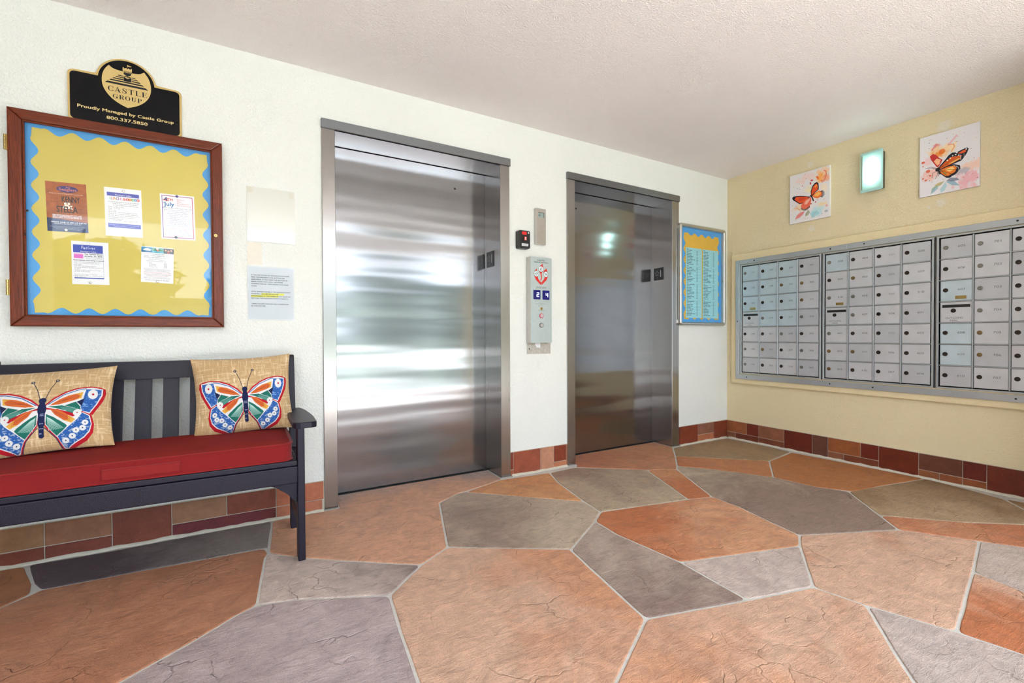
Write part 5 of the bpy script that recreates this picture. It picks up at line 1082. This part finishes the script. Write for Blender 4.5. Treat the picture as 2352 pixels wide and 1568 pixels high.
# ---- pillows with the printed butterfly
def pillow_paint(N_):
    p = Paint(N_, N_, 110, 1260, 125, 1050, (188, 158, 116))
    a = vnoise(N_, N_, 12, 130, 71); b = vnoise(N_, N_, 130, 12, 72); c = vnoise(N_, N_, 150, 150, 73); d = vnoise(N_, N_, 5, 5, 74)
    p.blend(np.clip((a-.60)*3, 0, 1), (232, 212, 180), .75); p.blend(np.clip((b-.62)*3, 0, 1), (234, 214, 184), .75); p.blend(np.clip((c-.55)*2, 0, 1), (150, 118, 76), .45); p.blend(np.clip((d-.5)*2, 0, 1), (172, 136, 90), .4)
    RED, BLU, WHT, ORG, YEL, GRN, NAV = (172, 18, 36), (40, 88, 158), (212, 212, 212), (198, 98, 44), (212, 158, 66), (26, 102, 90), (20, 30, 70)
    pn = vnoise(N_, N_, 90, 90, 75)
    for s in (1, -1):
        f = lambda x, y: (690+s*(x-697), y+.1*(x-697)+(0 if s > 0 else 0))
        P_ = lambda pts: [f(*q) for q in pts]
        fore = [(700, 618), (780, 520), (870, 450), (970, 400), (1080, 374), (1170, 374), (1214, 392), (1222, 440), (1198, 530), (1155, 610), (1106, 698), (1050, 672), (960, 690), (820, 640), (715, 640)]
        p.poly(P_(fore), RED); p.poly(P_([(712, 618), (790, 532), (880, 462), (980, 412), (1090, 386), (1190, 392), (1188, 470), (1146, 570), (1082, 682), (1020, 664), (930, 690), (800, 640)]), WHT)
        p.line(P_([(745, 590), (860, 486), (990, 420), (1040, 406)]), 8, BLU); p.line(P_([(715, 608), (790, 524), (880, 454), (980, 404)]), 12, RED)
        p.poly(P_([(1042, 412), (1180, 400), (1176, 470), (1136, 570), (1078, 672), (1016, 655), (1000, 600), (1022, 520)]), BLU)
        bm_ = p.pmask(P_([(1042, 412), (1180, 400), (1176, 470), (1136, 570), (1078, 672), (1016, 655), (1000, 600), (1022, 520)])); p.blend(bm_*np.clip((pn-.62)*6, 0, 1), (150, 180, 220), .7)
        p.circ(*f(1102, 465), 44, WHT, ry=54); p.circ(*f(1104, 465), 11, RED)
        p.poly(P_([(752, 603), (830, 535), (900, 492), (1018, 448), (1006, 515), (930, 552), (830, 590)]), ORG); p.poly(P_([(950, 472), (1018, 446), (1006, 517), (975, 530), (1000, 488)]), YEL)
        for k in range(4): p.line(P_([(790+k*10, 580-k*6), (985, 470+k*14)]), 3, (150, 60, 34))
        p.poly(P_([(968, 560), (1034, 515), (1012, 604)]), NAV); p.poly(P_([(872, 602), (962, 558), (1002, 612), (1004, 645)]), GRN)
        p.poly(P_([(740, 614), (850, 600), (960, 632), (1018, 662), (960, 726), (880, 655), (800, 628)]), GRN)
        for k in range(9): p.line(P_([(840+k*14, 618), (880+k*14, 655+k*4)]), 3, (170, 205, 196), .8)
        hind = [(706, 640), (820, 640), (960, 690), (1022, 660), (1100, 702), (1118, 790), (1106, 880), (1052, 962), (970, 1014), (880, 1050), (846, 1034), (816, 940), (760, 870), (726, 820), (712, 720)]
        p.poly(P_(hind), RED); p.poly(P_([(712, 642), (820, 650), (940, 720), (1030, 668), (1084, 704), (1098, 790), (1078, 868), (1030, 930), (946, 990), (890, 1034), (862, 1030), (826, 936), (770, 860), (730, 800)]), WHT)
        p.poly(P_([(1018, 676), (1074, 706), (1092, 790), (1070, 862), (1022, 924), (940, 984), (888, 1030), (862, 1018), (822, 918), (900, 826), (980, 740)]), BLU)
        bm_ = p.pmask(P_([(1018, 676), (1074, 706), (1092, 790), (1070, 862), (1022, 924), (940, 984), (888, 1030), (862, 1018), (822, 918), (900, 826), (980, 740)])); p.blend(bm_*np.clip((pn-.66)*7, 0, 1), WHT, .6)
        p.poly(P_([(732, 690), (790, 722), (880, 790), (898, 812), (862, 862), (816, 914), (762, 842), (732, 790)]), GRN)
        for k in range(10): p.line(P_([(740+k*4, 720+k*3), (758+k*12, 860+k*(-3))]), 4, (200, 222, 214), .85)
        p.poly(P_([(760, 638), (830, 648), (905, 700), (962, 745), (930, 782), (870, 756), (800, 700)]), ORG); p.poly(P_([(900, 700), (962, 745), (930, 782), (872, 758), (905, 748)]), YEL)
        for k in range(3): p.line(P_([(785+k*6, 655+k*12), (920, 728+k*16)]), 3, (150, 50, 34))
        p.circ(*f(978, 676), 35, WHT); p.circ(*f(976, 676), 6, RED)
        for x, y in ((1043, 777), (1021, 833), (967, 857), (935, 915), (882, 960)): p.circ(*f(x, y), 28, WHT); p.circ(*f(x, y), 6, NAV)
        p.line(P_([(724, 830), (770, 884), (812, 938), (846, 1030)]), 7, NAV); p.line(P_([(1018, 664), (1092, 698)]), 8, RED)
        p.line([(690+s*22, 528), (690+s*52, 420), (690+s*92, 330)], 6, (30, 32, 50)); p.circ(690+s*98, 320, 16, (30, 32, 50)); p.circ(690+s*98, 320, 7, (180, 170, 160))
    p.circ(690, 548, 30, NAV); p.line([(690, 560), (690, 620)], 44, NAV); p.circ(690, 640, 34, NAV, ry=70); p.line([(690, 640), (692, 800)], 52, NAV); p.line([(692, 780), (694, 915)], 40, NAV); p.circ(694, 915, 20, NAV)
    for k in range(14): p.circ(682+(k % 3)*10, 690+(k//3)*(16 if k < 6 else 50), 4, (190, 200, 220))
    return p.img
def pillow(label, a, mat4, N_=380, thick=.068, seed=0, sag=0.):
    img = pillow_paint(N_); u = np.linspace(-1, 1, N_); Ug, Vg = np.meshgrid(u, -u)
    def surf(U_, V_, s):
        edge = (1-np.abs(U_)**2.2)*(1-np.abs(V_)**2.2)
        X_ = a[0]*U_*(1-.075*(1-V_**2)*U_**2); Z_ = a[1]*V_*(1-.065*(1-U_**2)*V_**2)
        h = s*thick*np.clip(edge, 0, 1)**.55
        h = h+s*.0045*np.sin(U_*7+seed+V_*3)*np.clip(edge, 0, 1)*np.abs(V_)+s*.004*np.sin((U_-V_)*15+seed)*np.clip(np.abs(U_)+np.abs(V_)-1.0, 0, 1)*np.clip(edge*3, 0, 1)
        X_ = X_+sag*(-V_-1)*.0
        return np.stack([X_, -h, Z_], -1)
    P = surf(Ug, Vg, 1); nb = 70; ub = np.linspace(-1, 1, nb); Ub, Vb = np.meshgrid(ub, -ub); P2 = surf(Ub, Vb, -1)
    me = gridmesh('throw_pillow', P, img, M_pillow, True, (P2, (196, 164, 118))); o = bpy.data.objects.new('throw_pillow', me); scn.collection.objects.link(o)
    o.matrix_world = mat4; tag(o, label, 'pillow', 'butterfly pillows'); return o
def pose(c, leanx, roll_, yaw_=0): return Matrix.Translation(c) @ Matrix.Rotation(yaw_, 4, 'Z') @ Matrix.Rotation(leanx, 4, 'X') @ Matrix.Rotation(roll_, 4, 'Y')
pillow('burlap butterfly pillow at the right end of the bench by the armrest', (.212, .190), pose((-4.068, -.232, .713), math.radians(-14), math.radians(-2.5)), seed=1)
pillow('burlap butterfly pillow on the left half of the bench, cut by the picture edge', (.213, .184), pose((-4.755, -.280, .698), math.radians(-30), math.radians(-3.5)), seed=4)

# ================================================================== OUTSIDE THE LOBBY (what lights and mirrors in the doors)
tag(obj('pavement', MB().box(-30, 20, -11, -4.9, -.14, -.02), M_concr), 'sunlit concrete pavement outside the lobby', kind='structure')
tag(obj('side_pavement', MB().box(-30, X0, -4.9, 8, -.14, -.02), M_concr), 'concrete pavement at the open left end of the lobby', kind='structure')
tag(obj('lawn', MB().box(-40, 30, -60, -11, -.14, -.03), M_grass), 'lawn beyond the pavement', kind='structure')
def bush(name, label, c, r, n, seed, leaf, cat, group, trunk=None, mat=M_leaf):
    rn = random.Random(seed); t = thing(name, label, cat, c, group); bm = bmesh.new()
    for i in range(n):
        q = Vector((rn.gauss(0, 1), rn.gauss(0, 1), rn.gauss(0, 1))).normalized()*rn.uniform(.6, 1); p_ = Vector((c[0]+q.x*r[0], c[1]+q.y*r[1], c[2]+r[2]*(1+q.z)+(trunk or 0)))
        u_ = Vector((rn.gauss(0, 1), rn.gauss(0, 1), rn.gauss(0, 1))).normalized(); v_ = u_.orthogonal().normalized(); L_ = leaf*rn.uniform(.7, 1.3)
        vs = [bm.verts.new(p_+u_*L_*a+v_*L_*b) for a, b in ((-1, 0), (0, -.4), (1, 0), (0, .4))]; bm.faces.new(vs)
    obj('foliage', bm, mat, t, kind='stuff'); m = MB(); m.cyl(c[0], c[1], .12 if trunk else .05, c[2], c[2]+(trunk or 0)+r[2], 10, r1=.06); obj('trunk', m, M_bark, t)
for i, x in enumerate((-9.5, -7.2, -5.0, -2.4, .2, 2.8)):
    bush('shrub', ('leftmost', 'second', 'third', 'fourth', 'fifth', 'rightmost')[i]+' shrub from the left in the row outside beyond the pavement', (x, -12.0+.4*math.sin(i*2), -.03), (1.2, .7, .65), 420, 20+i, .16, 'shrub', 'shrubs outside the lobby')
for i, (x, y) in enumerate(((-8.5, -19), (-3.4, -21), (1.8, -18), (7, -22), (-14, -17))):
    bush('tree', ('tree on the lawn outside, second from the left', 'tree on the lawn outside, behind the middle shrubs', 'tree on the lawn outside, nearest to the pavement', 'tree on the lawn outside, farthest right', 'tree on the lawn outside, farthest left')[i], (x, y, -.03), (2.2, 2.0, 1.5), 700, 60+i, .38, 'tree', 'trees outside the lobby', trunk=1.6)
fc = thing('house', 'low white building beyond the lawn', 'building', (-2, -40, -.03)); obj('wall', MB().box(-34, 30, -44, -40, -.03, 3.4), M_fac, fc); obj('roof', MB().box(-35, 31, -45, -39.2, 3.4, 3.9), plain('grey_roof', (130, 120, 112), .9), fc)
